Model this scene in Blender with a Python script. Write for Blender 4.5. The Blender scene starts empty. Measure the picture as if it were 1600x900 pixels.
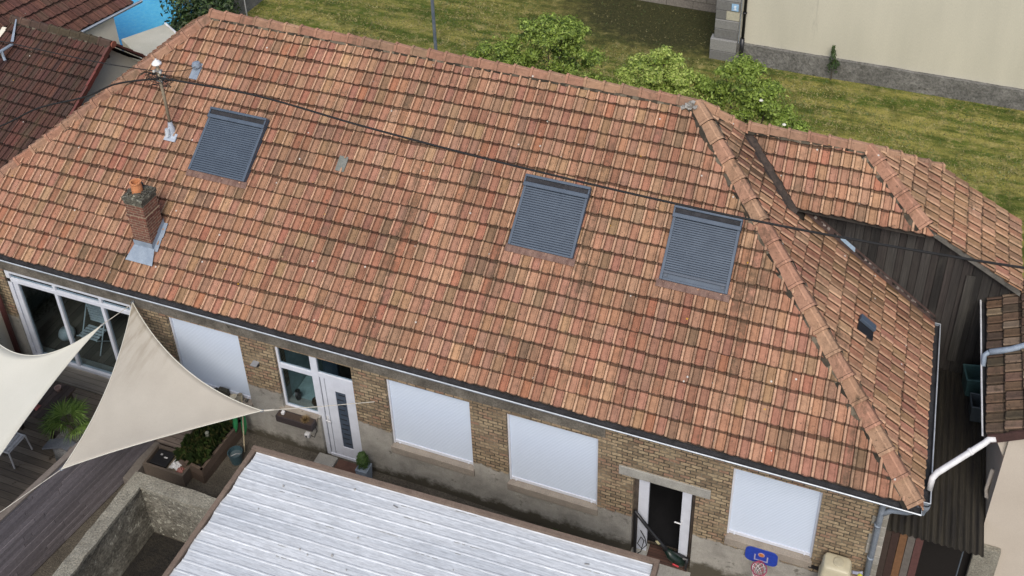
import bpy, bmesh, math, random
from mathutils import Vector, Matrix, noise as mn
V3 = Vector
SC = bpy.context.scene
COL = SC.collection
R = math.radians
PI = math.pi

# ------------------------------------------------------------ camera, light, exposure
cd = bpy.data.cameras.new('camera'); cam = bpy.data.objects.new('camera', cd); COL.objects.link(cam)
cd.sensor_width = 36.0
cd.lens = 1681.908 / 1600 * 36.0
cd.shift_x = -94.852 / 1600
cd.shift_y = -420.287 / 1600
cd.clip_start = 0.1; cd.clip_end = 2000
yaw, pitch = -0.32595, 0.51964
fw = V3((math.sin(yaw) * math.cos(pitch), math.cos(yaw) * math.cos(pitch), -math.sin(pitch)))
rt = V3((math.cos(yaw), -math.sin(yaw), 0)); up = rt.cross(fw)
cam.matrix_world = Matrix(((rt.x, up.x, -fw.x, -1.818), (rt.y, up.y, -fw.y, -12.942), (rt.z, up.z, -fw.z, 19.351), (0, 0, 0, 1)))
SC.camera = cam
SC.view_settings.view_transform = 'Standard'; SC.view_settings.look = 'None'
SC.view_settings.gamma = 1; SC.view_settings.exposure = 0.30
SUN_EL, SUN_AZ = R(50), R(164)       # azimuth measured from +y towards +x
w = bpy.data.worlds.new('World'); SC.world = w; w.use_nodes = True
nt = w.node_tree; bg = nt.nodes['Background']
sky = nt.nodes.new('ShaderNodeTexSky'); sky.sky_type = 'NISHITA'; sky.sun_disc = False
sky.sun_elevation = SUN_EL; sky.sun_rotation = SUN_AZ
sky.dust_density = 3.0; sky.air_density = 1.0; sky.ozone_density = 1.0
nt.links.new(sky.outputs[0], bg.inputs[0]); bg.inputs[1].default_value = 0.125
sl = bpy.data.lights.new('sun', 'SUN'); sl.energy = 1.8; sl.angle = R(30); sl.color = (1, .955, .89)
so = bpy.data.objects.new('sun', sl); COL.objects.link(so)
sd = V3((math.sin(SUN_AZ) * math.cos(SUN_EL), math.cos(SUN_AZ) * math.cos(SUN_EL), math.sin(SUN_EL)))
so.rotation_euler = sd.to_track_quat('Z', 'Y').to_euler()

# ------------------------------------------------------------ helpers
rnd = random.Random(7)
def U(a, b): return rnd.uniform(a, b)

class MB:
    """collects faces (with a colour and a material slot each) and links them as one mesh"""
    def __init__(s): s.v = []; s.f = []; s.c = []; s.m = []
    def face(s, pts, col=(1, 1, 1), m=0):
        n = len(s.v); s.v += [tuple(p) for p in pts]; s.f.append(tuple(range(n, n + len(pts)))); s.c.append(col); s.m.append(m)
    def grid(s, verts, faces, cols=None, m=0):
        n = len(s.v); s.v += [tuple(p) for p in verts]
        for i, f in enumerate(faces):
            s.f.append(tuple(n + k for k in f)); s.c.append(cols[i] if cols else (1, 1, 1)); s.m.append(m)
    def box(s, x0, x1, y0, y1, z0, z1, col=(1, 1, 1), m=0, M=None):
        p = [V3((x, y, z)) for z in (z0, z1) for y in (y0, y1) for x in (x0, x1)]
        if M: p = [M @ q for q in p]
        s.grid(p, [(0, 2, 3, 1), (4, 5, 7, 6), (0, 1, 5, 4), (1, 3, 7, 5), (3, 2, 6, 7), (2, 0, 4, 6)], [col] * 6, m)
    def prism(s, poly, axis, a, b, col=(1, 1, 1), m=0):
        """poly of 2D points extruded along axis ('x','y','z') from a to b"""
        def mk(p, t):
            return V3((t, p[0], p[1])) if axis == 'x' else V3((p[0], t, p[1])) if axis == 'y' else V3((p[0], p[1], t))
        n = len(poly); vs = [mk(p, a) for p in poly] + [mk(p, b) for p in poly]
        fs = [tuple(range(n))[::-1], tuple(range(n, 2 * n))] + [(i, (i + 1) % n, n + (i + 1) % n, n + i) for i in range(n)]
        s.grid(vs, fs, [col] * len(fs), m)
    def tube(s, pts, r, seg=8, col=(1, 1, 1), m=0, caps=True):
        pts = [V3(p) for p in pts]; rs = r if isinstance(r, (list, tuple)) else [r] * len(pts)
        vs = []; fs = []
        for i, p in enumerate(pts):
            d = (pts[min(i + 1, len(pts) - 1)] - pts[max(i - 1, 0)]).normalized()
            a = d.orthogonal().normalized() if i == 0 else (pa - d * pa.dot(d)).normalized()
            pa = a; b = d.cross(a)
            for k in range(seg):
                t = 2 * PI * k / seg; vs.append(p + (a * math.cos(t) + b * math.sin(t)) * rs[i])
        for i in range(len(pts) - 1):
            for k in range(seg):
                k2 = (k + 1) % seg; fs.append((i * seg + k, i * seg + k2, (i + 1) * seg + k2, (i + 1) * seg + k))
        if caps:
            fs.append(tuple(range(seg))[::-1]); fs.append(tuple((len(pts) - 1) * seg + k for k in range(seg)))
        s.grid(vs, fs, [col] * len(fs), m)
    def lathe(s, c, prof, seg=20, col=(1, 1, 1), m=0):
        c = V3(c); vs = []; fs = []
        for r, z in prof:
            for k in range(seg):
                t = 2 * PI * k / seg; vs.append(c + V3((r * math.cos(t), r * math.sin(t), z)))
        for i in range(len(prof) - 1):
            for k in range(seg):
                k2 = (k + 1) % seg; fs.append((i * seg + k, i * seg + k2, (i + 1) * seg + k2, (i + 1) * seg + k))
        s.grid(vs, fs, [col] * len(fs), m)
    def build(s, name, mats, parent=None, smooth=False, bevel=0, recalc=False):
        me = bpy.data.meshes.new(name); me.from_pydata(s.v, [], s.f)
        mats = mats if isinstance(mats, (list, tuple)) else [mats]
        for mt in mats: me.materials.append(mt)
        me.polygons.foreach_set('material_index', s.m)
        ca = me.color_attributes.new('Col', 'FLOAT_COLOR', 'CORNER')
        buf = []
        for f, c in zip(s.f, s.c): buf += [c[0], c[1], c[2], 1.0] * len(f)
        ca.data.foreach_set('color', buf)
        if smooth: me.polygons.foreach_set('use_smooth', [True] * len(s.f))
        if recalc:
            bm = bmesh.new(); bm.from_mesh(me); bmesh.ops.recalc_face_normals(bm, faces=bm.faces); bm.to_mesh(me); bm.free()
        me.update()
        o = bpy.data.objects.new(name, me); COL.objects.link(o)
        if parent: o.parent = parent; o.matrix_parent_inverse = Matrix.Translation(-parent.location) if False else Matrix.Identity(4)
        if parent and parent.type == 'EMPTY': o.location = -V3(parent.location)
        if bevel:
            b = o.modifiers.new('bevel', 'BEVEL'); b.width = bevel; b.segments = 2; b.limit_method = 'ANGLE'
        return o

def tag(o, label, cat, group=None, kind=None):
    o['label'] = label; o['category'] = cat
    if group: o['group'] = group
    if kind: o['kind'] = kind
    return o
def thing(name, loc, label, cat, group=None):
    o = bpy.data.objects.new(name, None); o.empty_display_size = .2; COL.objects.link(o); o.location = loc
    return tag(o, label, cat, group)
def struct(o): o['kind'] = 'structure'; return o

# ------------------------------------------------------------ materials
def newmat(name):
    m = bpy.data.materials.new(name); m.use_nodes = True; n = m.node_tree.nodes; l = m.node_tree.links
    return m, n, l, n['Principled BSDF']
def coords(n, l, scale=(1, 1, 1), rot=(0, 0, 0)):
    tc = n.new('ShaderNodeNewGeometry'); mp = n.new('ShaderNodeMapping')
    mp.inputs['Scale'].default_value = scale; mp.inputs['Rotation'].default_value = rot
    l.new(tc.outputs['Position'], mp.inputs['Vector']); return mp.outputs[0]
def noise(n, l, vec, scale, detail=6, rough=.6):
    t = n.new('ShaderNodeTexNoise'); t.inputs['Scale'].default_value = scale; t.inputs['Detail'].default_value = detail
    t.inputs['Roughness'].default_value = rough; l.new(vec, t.inputs['Vector']); return t.outputs[0]
def ramp(n, l, fac, stops):
    r = n.new('ShaderNodeValToRGB'); l.new(fac, r.inputs[0]); e = r.color_ramp.elements
    while len(e) < len(stops): e.new(.5)
    for i, (p, c) in enumerate(stops): e[i].position = p; e[i].color = (c[0], c[1], c[2], 1) if isinstance(c, tuple) else (c, c, c, 1)
    return r.outputs[0]
def mix(n, l, fac, a, b, mode='MIX'):
    x = n.new('ShaderNodeMix'); x.data_type = 'RGBA'; x.blend_type = mode
    for s, v in ((0, fac), (6, a), (7, b)):
        if isinstance(v, (int, float)): x.inputs[s].default_value = v
        elif isinstance(v, tuple): x.inputs[s].default_value = (v[0], v[1], v[2], 1)
        else: l.new(v, x.inputs[s])
    return x.outputs[2]
def bump(n, l, p, h, strength=.3, dist=.01):
    b = n.new('ShaderNodeBump'); b.inputs['Strength'].default_value = strength; b.inputs['Distance'].default_value = dist
    l.new(h, b.inputs['Height']); l.new(b.outputs[0], p.inputs['Normal'])
def rough_mat(name, c1, c2, scale=3, rough=.85, fine=40, fine_amt=.25, bmp=.3, dist=.01, metal=0, sc=(1, 1, 1), spots=None, col_attr=False, lo=.35, hi=.65):
    m, n, l, p = newmat(name); v = coords(n, l, sc)
    c = mix(n, l, ramp(n, l, noise(n, l, v, scale), [(lo, 0.), (hi, 1.)]), c1, c2)
    f = noise(n, l, v, fine, 4, .7)
    c = mix(n, l, fine_amt, c, ramp(n, l, f, [(.3, .25), (.7, 1.6)]), 'MULTIPLY')
    if spots:
        k = ramp(n, l, noise(n, l, v, spots[0], 5, .7), [(spots[1], 0.), (spots[1] + .06, 1.)])
        c = mix(n, l, k, c, spots[2])
    if col_attr:
        a = n.new('ShaderNodeVertexColor'); a.layer_name = 'Col'; c = mix(n, l, 1., c, a.outputs[0], 'MULTIPLY')
    l.new(c, p.inputs['Base Color']); p.inputs['Roughness'].default_value = rough; p.inputs['Metallic'].default_value = metal
    bump(n, l, p, f, bmp, dist); return m
def plain(name, c, rough=.5, metal=0, var=.12):
    c2 = tuple(max(0, k * (1 - var * 2)) for k in c)
    return rough_mat(name, c, c2, scale=6, rough=rough, fine=80, fine_amt=var, bmp=.08, dist=.003, metal=metal)

def tile_mat(name, dark=(.05, .042, .03), spec=.25, streak=1.):
    m, n, l, p = newmat(name)
    a = n.new('ShaderNodeVertexColor'); a.layer_name = 'Col'
    v = coords(n, l)
    big = noise(n, l, v, .55, 4, .6)
    c = mix(n, l, ramp(n, l, big, [(.35, 0.), (.7, .38)]), a.outputs[0], mix(n, l, 1., a.outputs[0], (.80, .84, .86), 'MULTIPLY'))
    med = noise(n, l, v, 9, 5, .65)
    c = mix(n, l, .55, c, ramp(n, l, med, [(.28, .45), (.52, 1.), (.75, 1.25)]), 'MULTIPLY')
    fi = noise(n, l, v, 70, 3, .7)
    c = mix(n, l, .5, c, ramp(n, l, fi, [(.3, .6), (.65, 1.15)]), 'MULTIPLY')
    k = ramp(n, l, noise(n, l, v, 16, 5, .75), [(.60, 0.), (.67, .85 * streak)])
    c = mix(n, l, k, c, dark)
    # dirt patches
    k2 = ramp(n, l, noise(n, l, v, 1.5, 7, .8), [(.56, 0.), (.70, .6 * streak)])
    c = mix(n, l, k2, c, (.13, .095, .06))
    # mossy runs down the slope
    v4 = coords(n, l, (2.2, .22, .22)); k4 = ramp(n, l, noise(n, l, v4, 1.0, 5, .7), [(.56, 0.), (.64, .6 * streak)])
    k5 = n.new('ShaderNodeMath'); k5.operation = 'MULTIPLY'; l.new(k4, k5.inputs[0]); l.new(ramp(n, l, noise(n, l, v, 7, 5, .8), [(.40, 0.), (.55, 1.)]), k5.inputs[1])
    c = mix(n, l, k5.outputs[0], c, (.075, .055, .035))
    # pale and yellow lichen specks
    vo = n.new('ShaderNodeTexVoronoi'); vo.inputs['Scale'].default_value = 2.6; l.new(v, vo.inputs['Vector'])
    k3 = ramp(n, l, vo.outputs['Distance'], [(.035, 1.), (.06, 0.)])
    lc = mix(n, l, ramp(n, l, noise(n, l, v, .9, 1), [(.60, 0.), (.62, 1.)]), (.55, .52, .47), (.50, .28, .03))
    c = mix(n, l, k3, c, lc)
    l.new(c, p.inputs['Base Color']); p.inputs['Roughness'].default_value = .9
    p.inputs['Specular IOR Level'].default_value = spec
    bump(n, l, p, fi, .35, .006); return m

def plank_mat(name, axis, width, c1, c2, grain, rough=.85, gap=.06, spots=None):
    """axis: 0/1/2 coordinate across the planks; grain: stretch scales"""
    m, n, l, p = newmat(name); g = n.new('ShaderNodeNewGeometry'); s = n.new('ShaderNodeSeparateXYZ'); l.new(g.outputs['Position'], s.inputs[0])
    d = n.new('ShaderNodeMath'); d.operation = 'DIVIDE'; l.new(s.outputs[axis], d.inputs[0]); d.inputs[1].default_value = width
    fl = n.new('ShaderNodeMath'); fl.operation = 'FLOOR'; l.new(d.outputs[0], fl.inputs[0])
    fr = n.new('ShaderNodeMath'); fr.operation = 'FRACT'; l.new(d.outputs[0], fr.inputs[0])
    wn = n.new('ShaderNodeTexWhiteNoise'); wn.noise_dimensions = '1D'; l.new(fl.outputs[0], wn.inputs['W'])
    v = coords(n, l, grain); gr = noise(n, l, v, 5, 6, .7)
    c = mix(n, l, ramp(n, l, gr, [(.3, 0.), (.7, 1.)]), c1, c2)
    c = mix(n, l, .55, c, ramp(n, l, wn.outputs['Value'], [(0, .45), (1, 1.45)]), 'MULTIPLY')
    if spots:
        v2 = coords(n, l); c = mix(n, l, ramp(n, l, noise(n, l, v2, spots[0], 4, .7), [(spots[1], 0.), (spots[1] + .08, 1.)]), c, spots[2])
    e = ramp(n, l, fr.outputs[0], [(0., 0.), (gap, 1.), (1 - gap / 2, 1.), (1., 0.)])
    c = mix(n, l, e, (.012, .010, .008), c)
    l.new(c, p.inputs['Base Color']); p.inputs['Roughness'].default_value = rough
    bump(n, l, p, mix(n, l, .3, e, gr), .5, .01); return m

def brick_facade():
    """yellow brick above, cement render below: the border follows its own wobbling line"""
    m, n, l, p = newmat('brick_and_render')
    g = n.new('ShaderNodeNewGeometry'); s = n.new('ShaderNodeSeparateXYZ'); l.new(g.outputs['Position'], s.inputs[0])
    sm = n.new('ShaderNodeMath'); sm.operation = 'ADD'; l.new(s.outputs[0], sm.inputs[0]); l.new(s.outputs[1], sm.inputs[1])
    cb = n.new('ShaderNodeCombineXYZ'); l.new(sm.outputs[0], cb.inputs[0]); l.new(s.outputs[2], cb.inputs[1])
    pos = coords(n, l)
    wob = n.new('ShaderNodeTexNoise'); wob.inputs['Scale'].default_value = 6; wob.inputs['Detail'].default_value = 3; l.new(pos, wob.inputs['Vector'])
    vm = n.new('ShaderNodeVectorMath'); vm.operation = 'SCALE'; l.new(wob.outputs['Color'], vm.inputs[0]); vm.inputs['Scale'].default_value = .045
    va = n.new('ShaderNodeVectorMath'); va.operation = 'ADD'; l.new(cb.outputs[0], va.inputs[0]); l.new(vm.outputs[0], va.inputs[1])
    b = n.new('ShaderNodeTexBrick'); l.new(va.outputs[0], b.inputs['Vector']); b.inputs['Scale'].default_value = 1
    b.inputs['Brick Width'].default_value = .20; b.inputs['Row Height'].default_value = .086; b.inputs['Mortar Size'].default_value = .011
    b.inputs['Mortar Smooth'].default_value = .3; b.inputs['Bias'].default_value = 0
    b.inputs['Color1'].default_value = (1, 1, 1, 1); b.inputs['Color2'].default_value = (0, 0, 0, 1); b.inputs['Mortar'].default_value = (.5, .5, .5, 1)
    bc = ramp(n, l, b.outputs['Color'], [(0, (.20, .145, .09)), (.35, (.30, .225, .135)), (.7, (.40, .31, .19)), (1, (.29, .17, .11))])
    big = noise(n, l, pos, 1.3, 4, .6)
    bc = mix(n, l, ramp(n, l, big, [(.5, 0.), (.7, .55)]), bc, (.25, .155, .10))
    bc = mix(n, l, .85, bc, ramp(n, l, noise(n, l, pos, 10, 6, .85), [(.3, .22), (.55, 1.), (.7, 1.5)]), 'MULTIPLY')
    mort = ramp(n, l, b.outputs['Fac'], [(0, 0.), (.6, 1.)])
    mc = mix(n, l, ramp(n, l, noise(n, l, pos, 2.2, 3), [(.45, 0.), (.65, 1.)]), (.055, .045, .032), (.20, .17, .12))
    bc = mix(n, l, mort, bc, mc)
    # cement render
    f1 = noise(n, l, pos, 2.0, 7, .7); f2 = noise(n, l, pos, 45, 3, .7)
    rc = mix(n, l, ramp(n, l, f1, [(.35, 0.), (.65, 1.)]), (.25, .237, .208), (.40, .38, .335))
    rc = mix(n, l, .4, rc, ramp(n, l, f2, [(.3, .6), (.7, 1.3)]), 'MULTIPLY')
    rc = mix(n, l, ramp(n, l, noise(n, l, pos, 3.1, 5, .7), [(.60, 0.), (.68, .7)]), rc, (.075, .065, .05))
    # damp foot of the wall
    zz = n.new('ShaderNodeMath'); zz.operation = 'MULTIPLY_ADD'; l.new(f1, zz.inputs[0]); zz.inputs[1].default_value = .9; l.new(s.outputs[2], zz.inputs[2])
    damp = ramp(n, l, zz.outputs[0], [(.22, 1.), (.42, 0.)])
    rc = mix(n, l, damp, rc, (.075, .065, .045))
    zb = n.new('ShaderNodeMath'); zb.operation = 'MULTIPLY_ADD'; l.new(noise(n, l, pos, 3.5, 5, .8), zb.inputs[0]); zb.inputs[1].default_value = .35; l.new(s.outputs[2], zb.inputs[2])
    # render reaches higher towards the left end
    zx = n.new('ShaderNodeMapRange'); l.new(s.outputs[0], zx.inputs[0]); zx.inputs[1].default_value = -12.5; zx.inputs[2].default_value = -5.6; zx.inputs[3].default_value = 1.42; zx.inputs[4].default_value = .82
    sb = n.new('ShaderNodeMath'); sb.operation = 'SUBTRACT'; l.new(zb.outputs[0], sb.inputs[0]); l.new(zx.outputs[0], sb.inputs[1])
    msk = ramp(n, l, sb.outputs[0], [(0., 0.), (.05, 1.)])
    c = mix(n, l, msk, rc, bc)
    l.new(c, p.inputs['Base Color']); p.inputs['Roughness'].default_value = .92
    inv = n.new('ShaderNodeMath'); inv.operation = 'SUBTRACT'; inv.inputs[0].default_value = 1; l.new(mort, inv.inputs[1])
    h = mix(n, l, msk, f2, mix(n, l, .4, inv.outputs[0], f2))
    bump(n, l, p, h, .8, .015); return m

def small_brick(name, c1, c2, mort, w=.2, h=.065, ms=.009):
    m, n, l, p = newmat(name); g = n.new('ShaderNodeNewGeometry'); s = n.new('ShaderNodeSeparateXYZ'); l.new(g.outputs['Position'], s.inputs[0])
    sm = n.new('ShaderNodeMath'); sm.operation = 'ADD'; l.new(s.outputs[0], sm.inputs[0]); l.new(s.outputs[1], sm.inputs[1])
    cb = n.new('ShaderNodeCombineXYZ'); l.new(sm.outputs[0], cb.inputs[0]); l.new(s.outputs[2], cb.inputs[1])
    b = n.new('ShaderNodeTexBrick'); l.new(cb.outputs[0], b.inputs['Vector']); b.inputs['Scale'].default_value = 1
    b.inputs['Brick Width'].default_value = w; b.inputs['Row Height'].default_value = h; b.inputs['Mortar Size'].default_value = ms
    b.inputs['Color1'].default_value = (*c1, 1); b.inputs['Color2'].default_value = (*c2, 1); b.inputs['Mortar'].default_value = (*mort, 1)
    pos = coords(n, l); c = mix(n, l, .6, b.outputs['Color'], ramp(n, l, noise(n, l, pos, 18, 4, .7), [(.3, .4), (.7, 1.4)]), 'MULTIPLY')
    # soot near the top of the stack
    l.new(c, p.inputs['Base Color']); p.inputs['Roughness'].default_value = .9
    iv = n.new('ShaderNodeMath'); iv.operation = 'SUBTRACT'; iv.inputs[0].default_value = 1; l.new(b.outputs['Fac'], iv.inputs[1])
    bump(n, l, p, iv.outputs[0], .7, .01); return m

def field_mat():
    m, n, l, p = newmat('mown_grass'); pos = coords(n, l)
    sv = coords(n, l, (.16, 1.2, 1), (0, 0, R(-5)))
    st = noise(n, l, sv, 1.6, 5, .65)
    c = mix(n, l, ramp(n, l, st, [(.42, 0.), (.58, 1.)]), (.085, .118, .020), (.28, .255, .070))
    cl = noise(n, l, pos, 2.6, 6, .7)
    c = mix(n, l, ramp(n, l, cl, [(.5, 0.), (.66, 1.)]), c, (.33, .285, .11))
    c = mix(n, l, ramp(n, l, noise(n, l, pos, 1.1, 6, .7), [(.50, 0.), (.68, .85)]), c, (.045, .062, .012))
    c = mix(n, l, .75, c, ramp(n, l, noise(n, l, pos, 22, 5, .8), [(.3, .35), (.7, 1.6)]), 'MULTIPLY')
    # darker green-brown patch in the corner by the block wall
    g = n.new('ShaderNodeNewGeometry'); s = n.new('ShaderNodeVectorMath'); s.operation = 'DISTANCE'
    mp = n.new('ShaderNodeMapping'); mp.inputs['Scale'].default_value = (.55, 1, 1); l.new(g.outputs['Position'], mp.inputs[0])
    l.new(mp.outputs[0], s.inputs[0]); s.inputs[1].default_value = (-9.2 * .55, 20.2, 0)
    ad = n.new('ShaderNodeMath'); ad.operation = 'MULTIPLY_ADD'; l.new(cl, ad.inputs[0]); ad.inputs[1].default_value = 3.2; l.new(s.outputs['Value'], ad.inputs[2])
    c = mix(n, l, ramp(n, l, ad.outputs[0], [(.0, 1.), (1., 0.)]) if False else ramp_range(n, l, ad.outputs[0], 3.2, 5.0), c, mix(n, l, ramp(n, l, noise(n, l, pos, 12, 5, .8), [(.45, 0.), (.65, 1.)]), (.040, .042, .018), (.075, .072, .03)))
    l.new(c, p.inputs['Base Color']); p.inputs['Roughness'].default_value = .95; p.inputs['Specular IOR Level'].default_value = .15
    bump(n, l, p, noise(n, l, pos, 16, 5, .8), .9, .05); return m
def ramp_range(n, l, val, a, b):
    r = n.new('ShaderNodeMapRange'); l.new(val, r.inputs[0]); r.inputs[1].default_value = a; r.inputs[2].default_value = b
    r.inputs[3].default_value = 1; r.inputs[4].default_value = 0; return r.outputs[0]

def leaf_mat(name, trans=.25):
    m, n, l, p = newmat(name); a = n.new('ShaderNodeVertexColor'); a.layer_name = 'Col'
    l.new(a.outputs[0], p.inputs['Base Color']); p.inputs['Roughness'].default_value = .55
    tr = n.new('ShaderNodeBsdfTranslucent'); l.new(a.outputs[0], tr.inputs[0]); mx = n.new('ShaderNodeMixShader'); mx.inputs[0].default_value = trans
    l.new(p.outputs[0], mx.inputs[1]); l.new(tr.outputs[0], mx.inputs[2]); l.new(mx.outputs[0], n['Material Output'].inputs[0]); return m
def sail_mat():
    m, n, l, p = newmat('cream_canvas'); pos = coords(n, l)
    c = mix(n, l, ramp(n, l, noise(n, l, pos, 1.1, 5), [(.35, 0.), (.65, 1.)]), (.40, .365, .305), (.44, .405, .34))
    c = mix(n, l, .12, c, ramp(n, l, noise(n, l, pos, 120, 3), [(.3, .3), (.7, 1.5)]), 'MULTIPLY')
    # rain stains running down from the high corner
    g = n.new('ShaderNodeNewGeometry'); s = n.new('ShaderNodeVectorMath'); s.operation = 'DISTANCE'; l.new(g.outputs['Position'], s.inputs[0]); s.inputs[1].default_value = (-15.85, -.2, 2.9)
    near = ramp_range(n, l, s.outputs['Value'], .3, 1.9)
    st = ramp(n, l, noise(n, l, coords(n, l, (5.5, .9, 1), (0, 0, R(12))), 1.3, 4), [(.42, 0.), (.62, 1.)])
    k = n.new('ShaderNodeMath'); k.operation = 'MULTIPLY'; l.new(near, k.inputs[0]); l.new(st, k.inputs[1])
    c = mix(n, l, k.outputs[0], c, (.27, .235, .18))
    l.new(c, p.inputs['Base Color']); p.inputs['Roughness'].default_value = .9; bump(n, l, p, noise(n, l, pos, 3, 3), .25, .02); return m
def glass_mat(name, tint=(.75, .82, .85), base=.12):
    m, n, l, p = newmat(name)
    t = n.new('ShaderNodeBsdfTransparent'); t.inputs[0].default_value = (*tint, 1); gl = n.new('ShaderNodeBsdfGlossy'); gl.inputs['Roughness'].default_value = .03
    lw = n.new('ShaderNodeLayerWeight'); lw.inputs['Blend'].default_value = .5
    pw = n.new('ShaderNodeMath'); pw.operation = 'POWER'; l.new(lw.outputs['Facing'], pw.inputs[0]); pw.inputs[1].default_value = 3.5
    ad = n.new('ShaderNodeMath'); ad.operation = 'MULTIPLY_ADD'; l.new(pw.outputs[0], ad.inputs[0]); ad.inputs[1].default_value = .5; ad.inputs[2].default_value = .03
    mx = n.new('ShaderNodeMixShader'); l.new(ad.outputs[0], mx.inputs[0]); l.new(t.outputs[0], mx.inputs[1]); l.new(gl.outputs[0], mx.inputs[2])
    l.new(mx.outputs[0], n['Material Output'].inputs[0]); return m
def attr_mat(name, rough=.7):
    m, n, l, p = newmat(name); a = n.new('ShaderNodeVertexColor'); a.layer_name = 'Col'; pos = coords(n, l)
    c = mix(n, l, .5, a.outputs[0], ramp(n, l, noise(n, l, pos, 18, 5, .75), [(.3, .5), (.7, 1.35)]), 'MULTIPLY')
    l.new(c, p.inputs['Base Color']); p.inputs['Roughness'].default_value = rough; bump(n, l, p, noise(n, l, pos, 60, 3), .3, .005); return m

M = {}
M['tile'] = tile_mat('terracotta_tiles')
M['tile_worn'] = tile_mat('weathered_tiles', dark=(.035, .03, .022), streak=1.3)
M['tile_brown'] = tile_mat('brown_tiles', dark=(.03, .024, .02), streak=.9)
M['facade'] = brick_facade()
M['concrete_dark'] = rough_mat('stained_concrete', (.085, .075, .06), (.19, .17, .14), 2.2, fine=30, fine_amt=.6, bmp=.5, dist=.02, spots=(5, .62, (.05, .045, .035)))
M['concrete'] = rough_mat('grey_concrete', (.27, .26, .235), (.36, .35, .31), 3, fine=50, fine_amt=.35, spots=(4, .66, (.15, .14, .11)))
M['sill'] = rough_mat('sill_stone', (.24, .205, .17), (.31, .27, .22), 3, fine=50, fine_amt=.3, spots=(6, .66, (.12, .10, .08)))
M['rough_wall'] = rough_mat('lichened_concrete', (.13, .12, .095), (.30, .285, .235), 1.8, fine=22, fine_amt=.9, bmp=1., dist=.04, spots=(9, .57, (.44, .43, .36)))
M['rough_top'] = rough_mat('pebbly_concrete', (.21, .195, .155), (.30, .285, .23), 4, fine=30, fine_amt=.7, bmp=1., dist=.03, spots=(22, .62, (.42, .41, .34)))
M['white'] = plain('white_plastic', (.66, .69, .76), .35, var=.05)
M['shutter'] = plain('roller_shutter_white', (.53, .60, .70), .5, var=.0)
M['white_paint'] = plain('white_paint', (.74, .74, .74), .4)
M['glass'] = glass_mat('window_glass')
M['zinc'] = rough_mat('zinc', (.20, .235, .28), (.30, .34, .39), 6, rough=.55, fine=50, fine_amt=.3, metal=.25, bmp=.1)
M['zinc_light'] = rough_mat('bright_zinc', (.22, .27, .335), (.29, .345, .41), 6, rough=.7, fine=50, fine_amt=.2, metal=.2, bmp=.1)
M['gutter_in'] = rough_mat('hollow_dark', (.016, .016, .018), (.035, .035, .04), 5, rough=.85, fine=40, fine_amt=.5)  # near-black tone for gutter and hood insides
M['lip'] = plain('gutter_lip', (.58, .62, .66), .35, .2)
M['slate_metal'] = rough_mat('blue_grey_aluminium', (.062, .085, .118), (.078, .105, .142), 4, rough=.55, fine=60, fine_amt=.15, metal=.15, bmp=.05)
M['slate_dark'] = rough_mat('dark_aluminium', (.045, .062, .09), (.065, .085, .115), 5, rough=.5, fine=60, fine_amt=.2, bmp=.1)
M['apron'] = rough_mat('brown_lead_apron', (.12, .065, .050), (.20, .12, .092), 6, rough=.7, fine=40, fine_amt=.4)
M['chimney'] = small_brick('chimney_brick', (.20, .075, .05), (.12, .05, .036), (.26, .19, .13))
M['soot'] = rough_mat('mossy_cement', (.05, .045, .035), (.13, .125, .095), 7, fine=26, fine_amt=.8, bmp=1, dist=.03, spots=(10, .58, (.33, .33, .26)))
M['pot'] = rough_mat('chimney_pot_clay', (.50, .20, .085), (.58, .25, .11), 5, fine=40, fine_amt=.3)
M['black'] = plain('black_plastic', (.018, .018, .02), .4)
M['rubber'] = plain('cable_rubber', (.010, .010, .010), .8)
M['sail'] = sail_mat()
M['sail_white'] = rough_mat('pale_canvas', (.60, .585, .50), (.64, .625, .54), .9, rough=.85, fine=120, fine_amt=.1, bmp=.1, dist=.002)
M['rope'] = plain('pale_rope', (.55, .52, .45), .8)
M['sheet'] = rough_mat('galvanised_sheet', (.47, .50, .53), (.60, .625, .645), .9, rough=.6, fine=18, fine_amt=.35, metal=.05, bmp=.15, sc=(.3, 2.2, 1), spots=(3.2, .69, (.27, .26, .24)))
M['timber_brown'] = rough_mat('brown_timber', (.14, .10, .075), (.19, .14, .105), 4, fine=50, fine_amt=.4)
def board_mat():
    m, n, l, p = newmat('barn_boards'); a = n.new('ShaderNodeVertexColor'); a.layer_name = 'Col'
    gr = noise(n, l, coords(n, l, (14, 14, .5)), 2.0, 6, .75); c = mix(n, l, .8, a.outputs[0], ramp(n, l, gr, [(.3, .35), (.55, 1.1), (.72, 2.2)]), 'MULTIPLY')
    c = mix(n, l, ramp(n, l, noise(n, l, coords(n, l, (1.5, 1, .6)), 2.0, 4), [(.5, 0.), (.7, .6)]), c, (.055, .05, .042))
    l.new(c, p.inputs['Base Color']); p.inputs['Roughness'].default_value = .9; bump(n, l, p, gr, .6, .01); return m
M['barn_wood'] = board_mat()
M['dark_wood'] = rough_mat('dark_fascia', (.045, .035, .028), (.09, .07, .055), 5, fine=40, fine_amt=.5)
M['fence'] = attr_mat('weathered_fence_boards')
M['deck'] = plank_mat('deck_boards', 1, .14, (.13, .105, .078), (.22, .185, .145), (.5, 6, 1), gap=.08, spots=(3, .6, (.06, .045, .03)))
M['deck_old'] = plank_mat('old_deck_boards', 1, .13, (.16, .125, .10), (.24, .195, .16), (.6, 6, 1), gap=.10, spots=(9, .6, (.06, .04, .03)))
M['gravel'] = rough_mat('wet_gravel', (.075, .064, .048), (.12, .104, .08), 2, fine=34, fine_amt=.8, bmp=.9, dist=.03, spots=(30, .66, (.16, .14, .11)))
M['earth'] = rough_mat('black_earth', (.010, .008, .006), (.022, .018, .012), 3, fine=24, fine_amt=.8, bmp=1, dist=.04)
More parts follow.
